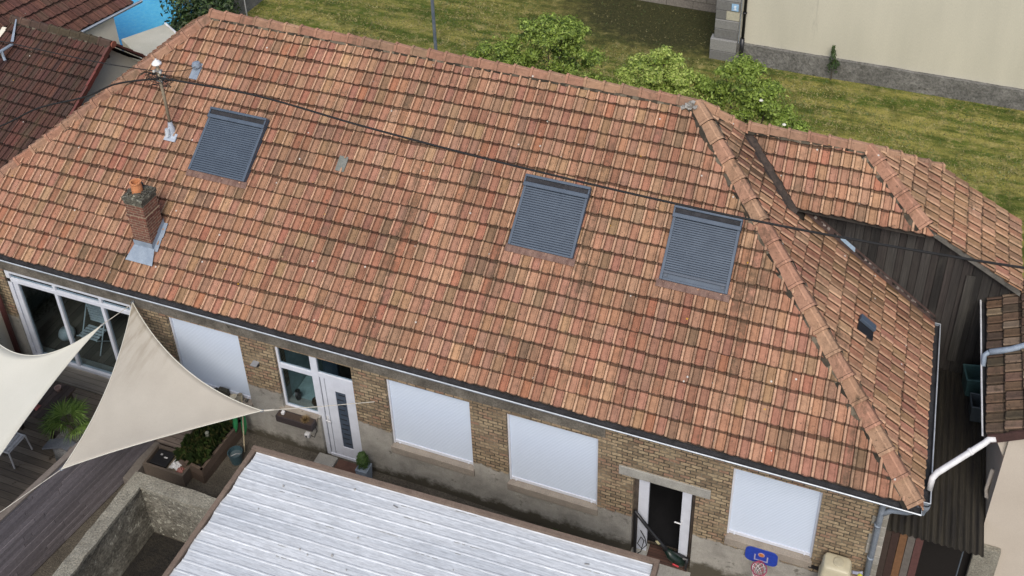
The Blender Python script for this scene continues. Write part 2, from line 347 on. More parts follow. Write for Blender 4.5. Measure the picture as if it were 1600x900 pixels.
M['field'] = field_mat()
M['cream'] = rough_mat('cream_render', (.51, .49, .395), (.57, .545, .44), .7, fine=60, fine_amt=.16, bmp=.2, dist=.006, sc=(1.3, 1, .22), spots=(1.6, .64, (.47, .45, .365)))
M['cream_pink'] = rough_mat('warm_render', (.50, .44, .365), (.55, .49, .41), .8, fine=60, fine_amt=.12, bmp=.15, dist=.006)
M['cream_grey'] = rough_mat('pale_render', (.64, .60, .50), (.72, .68, .57), 1.2, fine=50, fine_amt=.15, bmp=.15)
M['stone'] = rough_mat('grey_stone', (.13, .13, .13), (.24, .235, .22), 2.6, fine=22, fine_amt=.6, bmp=.8, dist=.03, spots=(7, .62, (.08, .08, .075)))
M['block'] = small_brick('concrete_blocks', (.20, .18, .155), (.235, .215, .185), (.13, .12, .10), 1.0, .33, .018)
M['water'] = rough_mat('pool_water', (.09, .56, .93), (.16, .66, .96), 9, rough=.08, fine=30, fine_amt=.12, bmp=.3, dist=.02)
M['bark'] = rough_mat('bark', (.06, .048, .035), (.12, .10, .075), 5, fine=30, fine_amt=.6, sc=(1, 1, .25))
M['leaf'] = leaf_mat('leaves')
M['grassblade'] = leaf_mat('grass_blades', .15)
M['roof_felt'] = plain('roof_underlay', (.035, .028, .022), .9)
M['teal'] = plain('pale_teal_wall', (.42, .52, .50), .8)
M['interior'] = plain('interior_plaster', (.42, .39, .34), .9)
M['interior_floor'] = plank_mat('interior_floor', 0, .2, (.13, .10, .075), (.20, .16, .12), (6, .5, 1))
M['attr'] = attr_mat('coloured', .6)
M['attr_gloss'] = attr_mat('coloured_gloss', .35)
M['fibro'] = rough_mat('mossy_fibre_cement', (.012, .010, .008), (.038, .032, .021), 2.2, fine=30, fine_amt=.6, bmp=.4, sc=(5, .35, 1), spots=(6, .66, (.12, .105, .055)))  # tones lowered to carry the alley's deep shade, the spots are moss
M['mat'] = rough_mat('coir_mat', (.075, .035, .025), (.11, .055, .038), 5, fine=90, fine_amt=.6)
M['planter'] = plain('grey_planter', (.30, .36, .43), .5)

# ------------------------------------------------------------ tiled roofs
ZE, T, O = 3.5542, .7673, .4013          # roof plane z = ZE + T*(y+O)
T2 = .7433; TL = .779                     # right and left hip slopes
RIDGE_Y, RIDGE_Z = 4.5676, 7.3668
RR = V3((-5.129, RIDGE_Y, RIDGE_Z)); RL = V3((-16.319, RIDGE_Y, RIDGE_Z)); XL = -21.21
CR = V3((0, -O, ZE)); CL = V3((XL, -O, ZE))

PAL_RED = [((.365, .182, .122), 30), ((.39, .21, .14), 22), ((.335, .158, .108), 18), ((.385, .225, .145), 14), ((.315, .19, .125), 10),
           ((.215, .142, .095), 9), ((.29, .162, .118), 12), ((.44, .27, .16), 5), ((.235, .165, .10), 4), ((.365, .150, .095), 8)]
PAL_WORN = [((.36, .215, .13), 24), ((.39, .25, .155), 20), ((.31, .20, .118), 16), ((.37, .185, .12), 16), ((.23, .15, .09), 10), ((.41, .23, .15), 10), ((.20, .14, .085), 5)]
PAL_BROWN = [((.092, .046, .038), 30), ((.108, .054, .044), 20), ((.075, .042, .036), 18), ((.082, .052, .043), 14), ((.125, .056, .044), 6)]
PAL_BROWN2 = [((.140, .066, .052), 30), ((.155, .075, .058), 20), ((.120, .060, .048), 14), ((.13, .076, .058), 8)]
PAL_OLD = [((.15, .095, .065), 30), ((.20, .14, .10), 20), ((.11, .075, .055), 18), ((.24, .18, .13), 8), ((.09, .07, .05), 10)]

PROF = [(0.0, -.014), (.03, .018), (.09, .030), (.235, .030), (.285, .004), (.325, -.004), (.36, .002), (.66, .001), (.76, .002), (.80, -.003), (.84, .003), (.94, .004), (1.0, -.014)]
MEAN = (.365, .198, .132)
def pick(pal, rg):
    t = rg.uniform(0, sum(q[1] for q in pal))
    for c, q in pal:
        t -= q
        if t <= 0: return c
    return pal[0][0]
def tile_bm(o, u, v, n, nu, nv, du, dv, pal, seed, rib=1.22, wave=.018, dirt_shade=1., u0=0, prof=PROF, lift=.034, skip=None, accent=None, blend=0., joint=.62, rimk=.42, soil=None):
    """a bmesh of overlapping tiles: origin o, u along the eave, v up the slope"""
    rg = random.Random(seed); bm = bmesh.new(); cl = bm.loops.layers.float_color.new('Col')
    u, v, n = V3(u).normalized(), V3(v).normalized(), V3(n).normalized(); o = V3(o)
    np_ = len(prof)
    for j in range(nv):
        rowoff = rg.uniform(-.012, .012); rj = rg.uniform(-.006, .006)
        for i in range(u0, u0 + nu):
            bu = i * du + rowoff; bv = j * dv + rj + rg.uniform(-.010, .010) +   .024 * mn.noise(V3((i * du * 1.1, j * 7.3, seed))); tilt = rg.uniform(-.012, .012); li = lift + rg.uniform(-.005, .007)
            wv0 = mn.noise(V3((bu * .45, bv * .6, seed * 3.1)))
            big = mn.noise(V3((bu * .7 + 9, bv * .7, seed * 1.7)))
            c = pick(pal, rg)
            pn = mn.noise(V3((bu * 1.0, bv * .8, seed * 5.3))) + .6 * mn.noise(V3((bu * 2.6, bv * 2.0, seed * 2.9)))
            for _ in range(3):       # neighbours tend to share their weathering
                lum = c[0] + c[1]; want = .565 + .22 * pn
                if abs(lum - want) < .09: break
                c = pick(pal, rg)
            if accent and accent(bu, j): c = pick(PAL_WORN, rg)
            k = 1 + rg.uniform(-.13, .13) + big * .16 + pn * .10
            if blend: c = tuple((1 - blend) * q + blend * r_ for q, r_ in zip(c, MEAN))
            c = (c[0] * .96, c[1] * .925, c[2] * .875)
            c = (c[0] * k, c[1] * k * rg.uniform(.96, 1.05), c[2] * k * rg.uniform(.94, 1.07))
            if skip and skip(bu, j): continue
            if soil: q_ = soil(bu, bv, rg); c = tuple(x * q_ for x in c)
            rw = .6 if blend else .0; lumf = min(1, (c[0] + c[1]) / .5); rc = tuple(min(.75, (1 - rw) * q * rib + rw * t_ * k) for q, t_ in zip(c, (.53, .345, .22))); dk = (.022 * dirt_shade, .016 * dirt_shade, .011 * dirt_shade)
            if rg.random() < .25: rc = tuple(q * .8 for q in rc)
            gd = tuple(q * joint for q in c); dk2 = tuple(q * .25 for q in c); rim = tuple(q * rimk + .004 for q in c); top = tuple(q * .80 for q in c)  # low joint values paint the ribs' shadow side into the grooves
            rows = [(0.0, -.044, 1), (-.012, 0, 1), (.040, 0, 1), (.84, 0, 0), (1.12, 0, 0)]
            vs = []
            for (fv, dh, e) in rows:
                for (fu, h) in prof:
                    bow = -.020 * math.sin(PI * min(1, max(0, (fu - .2) / .75))) if fv < .1 else 0
                    vv = bv + fv * dv + bow
                    hh = h + dh + li * (1 - fv) + tilt * (fu - .5) + wave * wv0 - .02
                    vs.append(bm.verts.new(o + u * (bu + fu * du) + v * vv + n * hh))
            for a in range(len(rows) - 1):
                for b in range(np_ - 1):
                    f = bm.faces.new((vs[a * np_ + b], vs[a * np_ + b + 1], vs[(a + 1) * np_ + b + 1], vs[(a + 1) * np_ + b]))
                    if a == 0: cc = dk  # tile end faces: dirt plus the course shadow gap, put into the colour
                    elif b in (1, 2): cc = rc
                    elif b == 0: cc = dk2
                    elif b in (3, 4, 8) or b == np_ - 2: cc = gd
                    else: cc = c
                    if a == 1 and b not in (1, 2): cc = rim  # lower rim darkened for the same dirt and gap shade
                    if a == 3: cc = tuple(q * .35 for q in cc)  # strip at the next lap, part of the same painted course line
                    for lo in f.loops: lo[cl] = (*cc, 1)
    return bm
def clip(bm, co, no):
    """cut away everything on the side the normal points to"""
    bmesh.ops.bisect_plane(bm, geom=bm.verts[:] + bm.edges[:] + bm.faces[:], dist=1e-5, plane_co=V3(co), plane_no=V3(no).normalized(), clear_outer=True)
def merge(name, bms, mat, parent):
    me = bpy.data.meshes.new(name); b = bmesh.new(); b.loops.layers.float_color.new('Col')
    tmp = []
    for x in bms:
        t = bpy.data.meshes.new('tmp'); x.to_mesh(t); b.from_mesh(t); tmp.append(t); x.free()
    b.to_mesh(me); b.free()
    for t in tmp: bpy.data.meshes.remove(t)
    me.materials.append(mat)
    me.color_attributes.active_color_index = 0
    o = bpy.data.objects.new(name, me); COL.objects.link(o); o.parent = parent
    o.location = -V3(parent.location)
    return o
def side(p, q, away):
    """normal of the vertical plane through p,q pointing towards the point away"""
    d = V3(q) - V3(p); nn = V3((-d.y, d.x, 0)); return nn if nn.dot(V3(away) - V3(p)) > 0 else -nn

def caps(mb, p, q, length=.40, w=.14, h=.10, pal=PAL_RED, seed=1, drop=.0, blend=.5, bedw=1.10):
    """a run of angular ridge tiles from p (lower) to q (upper), each lapping the one above"""
    rg = random.Random(seed); p, q = V3(p), V3(q); d = (q - p); L = d.length; d.normalize(); n_ = max(1, round(L / length)); st = L / n_
    sdv = d.cross(V3((0, 0, 1))).normalized(); upv = sdv.cross(d).normalized()
    for i in range(n_):
        c = pick(pal, rg); c = tuple((1 - blend) * q + blend * r_ for q, r_ in zip(c, (.34, .195, .125))); k = 1.08 + rg.uniform(-.08, .08); c = tuple(x * k for x in c)
        a = p + d * (i * st - .02) + upv * rg.uniform(-.006, .008) + sdv * rg.uniform(-.008, .008); b = p + d * ((i + 1) * st + .03)
        pr = [(-1.05, -.60), (-.36, .50), (-.22, .60), (.22, .60), (.36, .50), (1.05, -.60)]
        rings = []
        for (pt, s, t) in ((a, 1.08, .030), (a + d * .05, 1.06, .024), (a + d * .06, 1.02, .012), (b, .94, -.012)):
            rings.append([pt + sdv * (x * w * s) + upv * (z * h * s + t - drop) for x, z in pr])
        vs = [x for r_ in rings for x in r_]; m_ = len(pr); fs = []; cs = []
        for r_ in range(3):
            for k2 in range(m_ - 1):
                fs.append((r_ * m_ + k2, r_ * m_ + k2 + 1, (r_ + 1) * m_ + k2 + 1, (r_ + 1) * m_ + k2))
                cs.append(tuple(x * (1.10 if r_ == 0 else .45 if r_ == 1 else 1.) * (.80 if k2 == 4 and r_ != 1 else 1.22 if k2 == 1 else 1) for x in c))  # ridge highlight, darker flank and lap shade put into the cap colour
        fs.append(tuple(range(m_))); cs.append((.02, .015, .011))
        mb.grid(vs, fs, cs)
    # mortar bed under the run
    bed = []
    for i in range(n_ * 3 + 1):
        pt = p + d * (L * i / (n_ * 3)); jl = rg.uniform(.92, 1.14)
        bed.append([pt + sdv * (x * w * jl) + upv * (z * h - drop) for x, z in ((-bedw, -1.0), (-.95, -.52), (.95, -.52), (bedw, -1.0))])
    vs = [x for r_ in bed for x in r_]; fs = []; cs = []
    for i in range(len(bed) - 1):
        for k2 in range(3): fs.append((i * 4 + k2, i * 4 + k2 + 1, (i + 1) * 4 + k2 + 1, (i + 1) * 4 + k2)); g_ = rg.choice([.03, .045, .06, .10, .16]); cs.append((g_, g_ * .85, g_ * .62))
    mb.grid(vs, fs, cs)

# ============================================================ GROUND
def sheet(name, mat, pts, z, kind='structure', n=1):
    mb = MB(); mb.face([(x, y, z) for x, y in pts]); o = mb.build(name, mat); o['kind'] = kind; return o
mb = MB()
xs = [-200, -60, -40] + [-34 + k * 1.0 for k in range(50)] + [20, 40, 80, 200]; ys = [-120, -40, -12, -.5, .2, 8.8, 9.4] + [10 + k for k in range(14)] + [40, 80, 200]
def gz(x, y):
    z = -.35 if y <= 0.0 else (-.35 + .35 * min(1, y / 9))
    if y <= .3 and x > -9: z -= .25 * min(1, (x + 9) / 4)
    if y > 9: z += .05 * mn.noise(V3((x * .4, y * .4, 0)))
    return z
vs = [(x, y, gz(x, y)) for y in ys for x in xs]; W_ = len(xs)
mb.grid(vs, [(j * W_ + i, j * W_ + i + 1, (j + 1) * W_ + i + 1, (j + 1) * W_ + i) for j in range(len(ys) - 1) for i in range(W_ - 1)], m=0)
for k, f in enumerate(mb.f):
    if vs[f[0]][1] < 8.5: mb.m[k] = 1
g = struct(mb.build('ground', [M['field'], M['gravel']], smooth=True))

# grass tufts on the mown field
mb = MB(); rg = random.Random(3)
for k in range(90000):
    x = rg.uniform(-25, 4.5); y = rg.uniform(12.2, 22.5)
    if x < -24 and y < 17: continue
    if x > -7.6 and y > 18.1: continue
    if y > 21.1: continue
    if (x + 9.2) ** 2 * .3 + (y - 20.2) ** 2 < 6.0 and rg.random() < .75: continue
    nz = mn.noise(V3((x * .35, y * 1.6, 4))) + .5 * mn.noise(V3((x * 1.3, y * 2.4, 8)))
    if nz < -.15 and rg.random() < .5: continue
    h = rg.uniform(.015, .055) * (1 + .5 * nz); a = rg.uniform(0, 2 * PI); wd = rg.uniform(.012, .030); lean = rg.uniform(.02, .10); b = rg.uniform(0, 2 * PI)
    z = gz(x, y) - .005
    if nz > .14 and rg.random() < .6: c = (.29, .26, .10)
    elif rg.random() < .35: c = (.25, .22, .08)
    else: c = (.10, .145, .03)
    kk = rg.uniform(.6, 1.2) * (.55 if (x + 9.2) ** 2 * .3 + (y - 20.2) ** 2 < 6 else 1); c = tuple(q * kk for q in c)
    mb.face([(x - wd * math.cos(a), y - wd * math.sin(a), z), (x + wd * math.cos(a), y + wd * math.sin(a), z), (x + lean * math.cos(b), y + lean * math.sin(b), z + h)], c)
o = mb.build('grass', M['grassblade']); tag(o, 'short mown grass and dry clippings on the field behind the roof', 'grass', kind='stuff')

# terrace deck and path in front of the patio doors
mb = MB(); mb.box(-24, -15.95, -9, -.02, -.30, 0.0); struct(mb.build('terrace', M['deck']))
mb = MB(); mb.box(-15.95, -14.75, -1.0, -.02, -.33, -.12); struct(mb.build('boardwalk', M['deck_old']))
mb = MB(); mb.box(-14.15, -11.9, -9, -2.72, -.36, -.32); struct(mb.build('earth_bed', M['earth']))

# ============================================================ MAIN HOUSE
house = thing('old_house', (-10, 0, 0), 'long low brick house with a big hipped roof of mottled orange clay tiles', 'house')
c_ = math.hypot(1, T)
# skylight footprints (x0,x1,y0,y1)
SKY = [(-15.36, -13.99, 1.755, 2.84), (-8.09, -6.77, 1.75, 2.84), (-5.08, -3.80, 1.755, 2.85)]
def in_sky(bu_x, y): return any(a + .02 < bu_x < b - .22 and c + .1 < y < d - .35 for a, b, c, d in SKY)
XO = -21.6; YS = -.325; DV = .3243
front_o = V3((XO, YS, ZE + T * (YS + O)))
glass_tile = (-12.03, 2.4)
def skipf(bu, j):
    x = XO + bu; y = YS + j * DV / c_
    return in_sky(x, y)
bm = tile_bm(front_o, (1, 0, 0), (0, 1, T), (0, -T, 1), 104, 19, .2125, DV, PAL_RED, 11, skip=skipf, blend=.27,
             accent=lambda bu, j: rnd.random() < .12)
clip(bm, CR, side(CR, RR, (5, 2, 0))); clip(bm, CL, side(CL, RL, (-25, 2, 0)))
clip(bm, (0, RIDGE_Y, 0), (0, 1, 0))
bms = [bm]
# left hip
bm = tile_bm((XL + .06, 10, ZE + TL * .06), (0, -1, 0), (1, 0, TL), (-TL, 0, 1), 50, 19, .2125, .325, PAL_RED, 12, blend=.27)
clip(bm, CL, side(CL, RL, (-10, 0, 0))); BLc = V3((XL, 9.5, ZE)); clip(bm, BLc, side(BLc, RL, (-10, 9.5, 0)))
bms.append(bm)
# right hip: full below the valley, then the strip left of the valley
S_ = V3((-4.23, 4.993, 6.699)); VE = V3((-3.006, 3.875, 5.789))
c2 = math.hypot(1, T2)
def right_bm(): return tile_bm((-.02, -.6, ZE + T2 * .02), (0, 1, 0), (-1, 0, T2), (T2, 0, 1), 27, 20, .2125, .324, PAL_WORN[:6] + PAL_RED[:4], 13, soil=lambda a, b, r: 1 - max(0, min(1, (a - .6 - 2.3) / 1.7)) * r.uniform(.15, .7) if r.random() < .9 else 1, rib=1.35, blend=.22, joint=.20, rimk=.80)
hipn = side(CR, RR, (-10, 0, 0))
b1 = right_bm(); clip(b1, CR, hipn); clip(b1, (0, 3.80, 0), (0, 1, 0)); bms.append(b1)
b2 = right_bm(); clip(b2, CR, hipn); clip(b2, (0, 3.80, 0), (0, -1, 0)); clip(b2, RR, side(RR, S_, (-4, 7, 0)))
vo_ = V3((-.10, -.10, 0)); clip(b2, S_ + vo_, side(S_, VE, (0, 6, 0))); bms.append(b2)
b3 = right_bm(); clip(b3, (0, 3.80, 0), (0, -1, 0)); clip(b3, (0, 4.08, 0), (0, 1, 0)); clip(b3, (-2.75, 0, 0), (-1, 0, 0)); bms.append(b3)
roof = merge('roof', bms, M['tile'], house)
# boarding under the tiles: closes the roof and carries the hidden back slope
mb = MB(); e = .10
def dn(p, k=e): return (p[0], p[1], p[2] - k)
BR_ = (0, 9.5, ZE)
CLi = (XL + .14, -.26, ZE + T * .14); CRi = (-.14, -.26, ZE + T * .14)
mb.face([dn(CLi), dn(CRi), dn(RR), dn(RL)]); mb.face([dn(CRi), dn((-.14, 4.1, ZE + T2 * .14)), dn((-4.1, 4.1, ZE + T2 * 4.1)), dn(RR)])
mb.face([dn((-1.2, 4.1, ZE + T2 * 1.2)), dn(VE), dn(S_), dn(RR), dn((-4.1, 4.1, ZE + T2 * 4.1))])
mb.face([dn(CLi), dn(RL), dn((XL + .14, 9.5, ZE + TL * .14))]); mb.face([dn(RL), dn(RR), dn((-4.45, 5.25, 6.80), .45), dn((-4.45, 9.5, ZE), .9), dn((XL, 9.5, ZE), .9)])
mb.build('roof_boarding', M['roof_felt'], house)
mb = MB(); mb.face([(XL, 9.5, ZE - .7), (-4.45, 9.5, ZE - .7), (-4.45, 5.25, 6.50), (RR.x, RIDGE_Y, RIDGE_Z - .03), (RL.x, RIDGE_Y, RIDGE_Z - .03)], (.36, .18, .12)); mb.build('back_slope', M['tile'], house)

# ridge and hip caps
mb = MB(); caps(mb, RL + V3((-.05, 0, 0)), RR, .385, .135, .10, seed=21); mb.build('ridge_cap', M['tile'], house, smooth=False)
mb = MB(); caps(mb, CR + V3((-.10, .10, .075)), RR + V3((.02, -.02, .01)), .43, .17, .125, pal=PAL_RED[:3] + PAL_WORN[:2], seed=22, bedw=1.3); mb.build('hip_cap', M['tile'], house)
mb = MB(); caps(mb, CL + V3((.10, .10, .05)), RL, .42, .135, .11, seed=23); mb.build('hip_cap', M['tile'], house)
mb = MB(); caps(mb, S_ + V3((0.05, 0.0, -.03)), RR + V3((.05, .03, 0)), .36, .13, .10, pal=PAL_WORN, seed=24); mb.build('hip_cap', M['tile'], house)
# cement knob where ridge and hips meet
mb = MB(); rg = random.Random(5)
for k in range(34):
    a = rg.uniform(0, 2 * PI); r_ = rg.uniform(0, .22); s = rg.uniform(.02, .045); cpt = RR + V3((r_ * math.cos(a) - .07, r_ * math.sin(a) * .7 - .10, .045 - r_ * .55 + rg.uniform(-.01, .01)))
    mb.box(-s, s, -s, s, -s * .4, s * .4, rg.choice([(.30, .29, .26), (.22, .20, .17), (.36, .35, .32)]), M=Matrix.Translation(cpt) @ Matrix.Rotation(rg.uniform(0, 3), 4, V3((rg.uniform(-.3, .3), rg.uniform(-.3, .3), 1)).normalized()))
mb.build('cement_patch', M['attr'], house)
# valley flashing between the two roofs
mb = MB()
L_ = VE - S_; dl = V3((L_.x, L_.y, 0)).normalized(); pn = V3((dl.y, -dl.x, 0)); pn = pn if pn.x < 0 else -pn
N_ = 14
vv = []
for i in range(N_ + 1):
    q = S_ + L_ * (i / N_ * 1.05); jt = .012 * math.sin(i * 2.3)
    a = q + pn * (.16 + jt); a.z = ZE - T2 * a.x - .015
    b = q + V3((0, 0, -.10)); c = q - pn * .12; c.z = .814 * c.y + 2.636 - .02
    vv += [a, b, c]
mb.grid(vv, [f for i in range(N_) for f in ((i * 3, i * 3 + 1, i * 3 + 4, i * 3 + 3), (i * 3 + 1, i * 3 + 2, i * 3 + 5, i * 3 + 4))])
mb.build('valley_flashing', rough_mat('dark_valley', (.035, .028, .024), (.075, .055, .045), 6, fine=30, fine_amt=.5), house)  # dark strip laid along the valley
# mortar and flashing where the right slope meets the board wall
mb = MB(); rg = random.Random(9)
for i in range(60):
    x = -2.7 + i * .046; z = ZE - T2 * x + .045; k = rg.uniform(.6, 1.3)
    g_ = rg.choice([.03, .05, .10, .28]) * k
    mb.box(-.03, .03, -.03, .03, -.02, .025, (g_, g_ * .85, g_ * .75), M=Matrix.Translation((x, 4.10 + rg.uniform(-.025, .02), z)) @ Matrix.Rotation(rg.uniform(-.5, .5), 4, 'Z') @ Matrix.Rotation(.63, 4, 'Y'))
for x0, x1 in ((-2.02, -1.72),):
    mb.face([(x0, 4.05, ZE - T2 * x0 + .07), (x1, 4.03, ZE - T2 * x1 + .07), (x1, 4.13, ZE - T2 * x1 + .10), (x0, 4.13, ZE - T2 * x0 + .10)], (.30, .40, .50))
mb.face([(-2.9, 4.0, ZE + T2 * 2.9 + .02), (0, 4.02, ZE + .02), (0, 4.14, ZE + .10), (-2.9, 4.14, ZE + T2 * 2.9 + .10)], (.06, .035, .028))
mb.build('wall_flashing', M['attr'], house)

# walls
OP = [(-19.53, -16.12, .0, 2.72), (-15.22, -13.47, .68, 2.68), (-12.66, -11.80, .86, 2.68), (-11.80, -10.87, -.36, 2.68),
      (-10.11, -8.30, .70, 2.64), (-7.54, -5.69, .63, 2.62), (-4.99, -3.79, -.46, 1.86), (-3.16, -1.585, .95, 2.86)]
mb = MB(); X0, X1, ZB, ZT = -21.0, -.46, -.9, 3.52; x = X0
for a, b, z0, z1 in OP:
    if a > x + 1e-6: mb.box(x, a, 0, .34, ZB, ZT)
    mb.box(a, b, 0, .34, ZB, z0); mb.box(a, b, 0, .34, z1, ZT); x = b
mb.box(x, X1, 0, .34, ZB, ZT)
mb.box(X1 - .34, X1, .34, 4.12, ZB, ZT); mb.box(X0, X0 + .34, .34, 9.1, ZB, ZT); mb.box(X0, -3, 8.8, 9.1, ZB, ZT)
mb.build('wall', M['facade'], house)
mb = MB(); mb.box(-21.0, -5.55, -.025, .0, 2.74, 3.46); mb.box(-5.55, -.46, -.022, 0, 3.2, 3.46); mb.build('concrete_band', M['concrete_dark'], house)
mb = MB(); mb.box(-21.2, -.14, -.255, -.026, 3.46, 3.50); mb.box(-.46, -.14, -.255, 4.1, 3.455, 3.495); mb.build('soffit', M['dark_wood'], house)
# stone quoins at the right corner
mb = MB(); rg = random.Random(14); z = -.6
while z < 3.1:
    h = rg.uniform(.18, .3); wd = rg.choice([.16, .2, .25]); mb.box(-.46 - wd, -.448, -.018 - rg.uniform(0, .01), .3, z, z + h - .015, rg.choice([(.30, .285, .25), (.24, .225, .19), (.34, .32, .28)])); z += h
mb.build('quoin', M['attr'], house, bevel=.01)
mb = MB(); mb.box(-5.27, -3.52, -.03, .12, 1.862, 2.09); mb.build('lintel', M['concrete'], house, bevel=.008)
# interior
mb = MB(); mb.box(-20.6, -3.4, .36, 6, -.5, -.44)
mb.build('interior_floor', M['interior_floor'], house)
mb = MB(); mb.box(-20.6, -.8, 4.5, 4.6, -.4, 3.4); mb.box(-16.0, -15.9, .36, 4.5, -.4, 3.4); mb.box(-10.7, -10.6, .36, 4.5, -.4, 3.4); mb.box(-5.2, -5.1, .36, 4.5, -.4, 3.4); mb.box(-3.6, -3.5, .36, 4.5, -.4, 3.4); mb.box(-20.6, -.8, .36, 4.6, 3.2, 3.3)
mb.build('interior_wall', M['interior'], house)
mb = MB(); mb.box(-12.78, -12.68, .345, 1.6, -.4, 3.1); mb.box(-12.66, -11.84, .16, .95, .80, .852)
mb.build('hall_wall', M['teal'], house)
mb = MB(); mb.box(-20.5, -16.05, .36, 4.4, -.05, 0.01); mb.build('lounge_floor', M['interior_floor'], house)

mb = MB(); mb.box(-12.25, -11.88, .98, 1.04, .6, 2.5); mb.build('dark_block', M['slate_dark'], house)  # plain dark block at upper right behind the side window
for nm, x, r_, h_, cc, lb_ in (('black_vase', -12.48, .07, .26, (.02, .02, .02), 'tall black vase inside the side window of the entrance'), ('brown_pot', -12.06, .09, .14, (.06, .035, .022), 'round brown pot inside the side window of the entrance')):
    mb = MB(); mb.lathe((x, .30, .853), [(0, 0), (r_ * .7, 0), (r_, h_ * .5), (r_ * .8, h_), (r_ * .65, h_), (0, h_ * .6)], 14, cc); tag(mb.build(nm, attr_mat(nm + '_glaze', .4)), lb_, 'pot')

mb = MB(); mb.box(-5.09, -3.61, .37, 4.4, -.435, -.40); mb.box(-5.09, -3.61, 2.0, 2.05, -.4, 3.0); mb.build('doorway_dark', M['black'], house)  # added black floor and screen stand in for the shade behind the doorway
# roller shutters
def shutter(x0, x1, z0, z1):
    mb = MB(); y = .10; n_ = int((z1 - z0 - .08) / .042); st = (z1 - z0 - .08) / n_; vs = []; 
    for i in range(n_):
        za = z0 + .08 + i * st
        vs += [(x0 + .03, y, za), (x1 - .03, y, za), (x0 + .03, y - .0045, za + st * .3), (x1 - .03, y - .0045, za + st * .3), (x0 + .03, y - .0045, za + st * .8), (x1 - .03, y - .0045, za + st * .8)]
    vs += [(x0 + .03, y, z1), (x1 - .03, y, z1)]
    rows = len(vs) // 2
    mb.grid(vs, [(k * 2, k * 2 + 1, k * 2 + 3, k * 2 + 2) for k in range(rows - 1)])
    s = mb.build('roller_shutter', M['shutter'], house)
    for ra, rb in ((x0, x0 + .035), (x1 - .035, x1)):
        mb = MB(); mb.box(ra, rb, .06, .14, z0, z1); mb.build('guide_rail', M['white'], s)
    mb = MB(); mb.box(x0 + .036, x1 - .036, .075, .12, z0 + .012, z0 + .082); mb.box(x0 + .12, x0 + .15, .055, .075, z0 + .02, z0 + .05); mb.box(x1 - .15, x1 - .12, .055, .075, z0 + .02, z0 + .05)
    mb.build('bottom_bar', M['white'], s)
    mb = MB(); mb.box(x0 - .02, x1 + .02, -.05, .13, z0 - .19, z0 + .004); mb.build('sill', M['sill'], s, bevel=.01)
for a in (OP[1], OP[4], OP[5], OP[7]): shutter(*a)

# front entrance: side window, transom, door
fr = MB(); yF, yB = .07, .13
def bar(mb, x0, x1, z0, z1, y0=yF, y1=yB): mb.box(x0, x1, y0, y1, z0, z1)
bar(fr, -12.66, -12.61, .86, 2.68); bar(fr, -12.61, -11.87, 2.64, 2.68); bar(fr, -12.61, -11.87, .86, .90); bar(fr, -12.61, -11.87, 2.00, 2.13)
bar(fr, -11.87, -11.71, -.33, 2.68); bar(fr, -11.71, -10.92, 2.64, 2.68); bar(fr, -11.71, -10.92, 2.05, 2.17); bar(fr, -10.92, -10.87, -.33, 2.68); bar(fr, -11.71, -10.92, -.35, -.27)
ent = fr.build('entrance_frame', M['white'], house, bevel=.006)
mb = MB(); mb.box(-12.61, -11.87, .10, .105, .90, 2.0); mb.box(-12.61, -11.87, .10, .105, 2.13, 2.64); mb.box(-11.71, -10.92, .10, .105, 2.17, 2.64); mb.build('pane', M['glass'], ent)
mb = MB(); bx = (-11.70, -10.925)
g0, g1, gz0, gz1 = -11.38, -11.14, .02, 1.72
mb.box(bx[0], g0, .085, .125, -.265, 2.045); mb.box(g1, bx[1], .085, .125, -.265, 2.045); mb.box(g0, g1, .085, .125, -.265, gz0); mb.box(g0, g1, .085, .125, gz1, 2.045)
mb.box(-11.585, -11.577, .078, .086, -.2, 1.98, (.3, .3, .3)); 
door = mb.build('front_door', M['white'], house, bevel=.003)
mb = MB(); mb.box(-11.60, -11.585, .080, .0845, -.25, 2.03); mb.box(-11.70, -11.69, .080, .0845, -.25, 2.03); mb.build('door_groove', plain('grey_seal', (.22, .24, .28), .6), door)
mb = MB(); mb.box(g0, g1, .10, .11, gz0, gz1)
for k in range(11):
    z = gz0 + .12 + k * .148; s = .02 if k % 2 else .06; mb.box(g0 + s, g0 + s + .15, .093, .0995, z, z + .018, m=1)
mb.build('door_glass', [M['slate_dark'], M['black']], door)
mb = MB(); mb.tube([(-11.66, .08, .80), (-11.66, .03, .80), (-11.56, .03, .79)], .014, 6); mb.box(-11.68, -11.64, .075, .084, .68, .88); mb.build('handle', M['white_paint'], door)
# planter trough on the window sill
mb = MB(); mb.box(-12.74, -11.84, -.05, .07, .78, .862); mb.build('sill', M['sill'], ent)

# patio doors
pf = MB(); PX = [-19.53, -18.21, -16.98, -16.12]
pf.box(-19.53, -16.12, .03, .12, 2.60, 2.72); pf.box(-19.53, -16.12, .03, .12, 2.34, 2.45); pf.box(-19.53, -16.12, .03, .14, .0, .10)
pf.box(-19.53, -19.42, .03, .13, .10, 2.60); pf.box(-19.40, -19.27, .045, .12, .10, 2.34)
for x in (-18.21, -16.98): pf.box(x - .04, x + .04, .035, .12, .10, 2.34); pf.box(x - .035, x + .035, .035, .12, 2.45, 2.60)
pf.box(-16.20, -16.12, .03, .13, .10, 2.60)
patio = pf.build('patio_door', M['white'], house, bevel=.006)
mb = MB(); xs_ = [-19.27, -18.25, -18.17, -17.02, -16.94, -16.2]
for a, b in ((-19.27, -18.25), (-18.17, -17.02), (-16.94, -16.2)): mb.box(a, b, .08, .085, .10, 2.34)
for a, b in ((-19.42, -18.245), (-18.175, -17.015), (-16.945, -16.2)): mb.box(a, b, .078, .083, 2.45, 2.60)
mb.build('pane', M['glass'], patio)
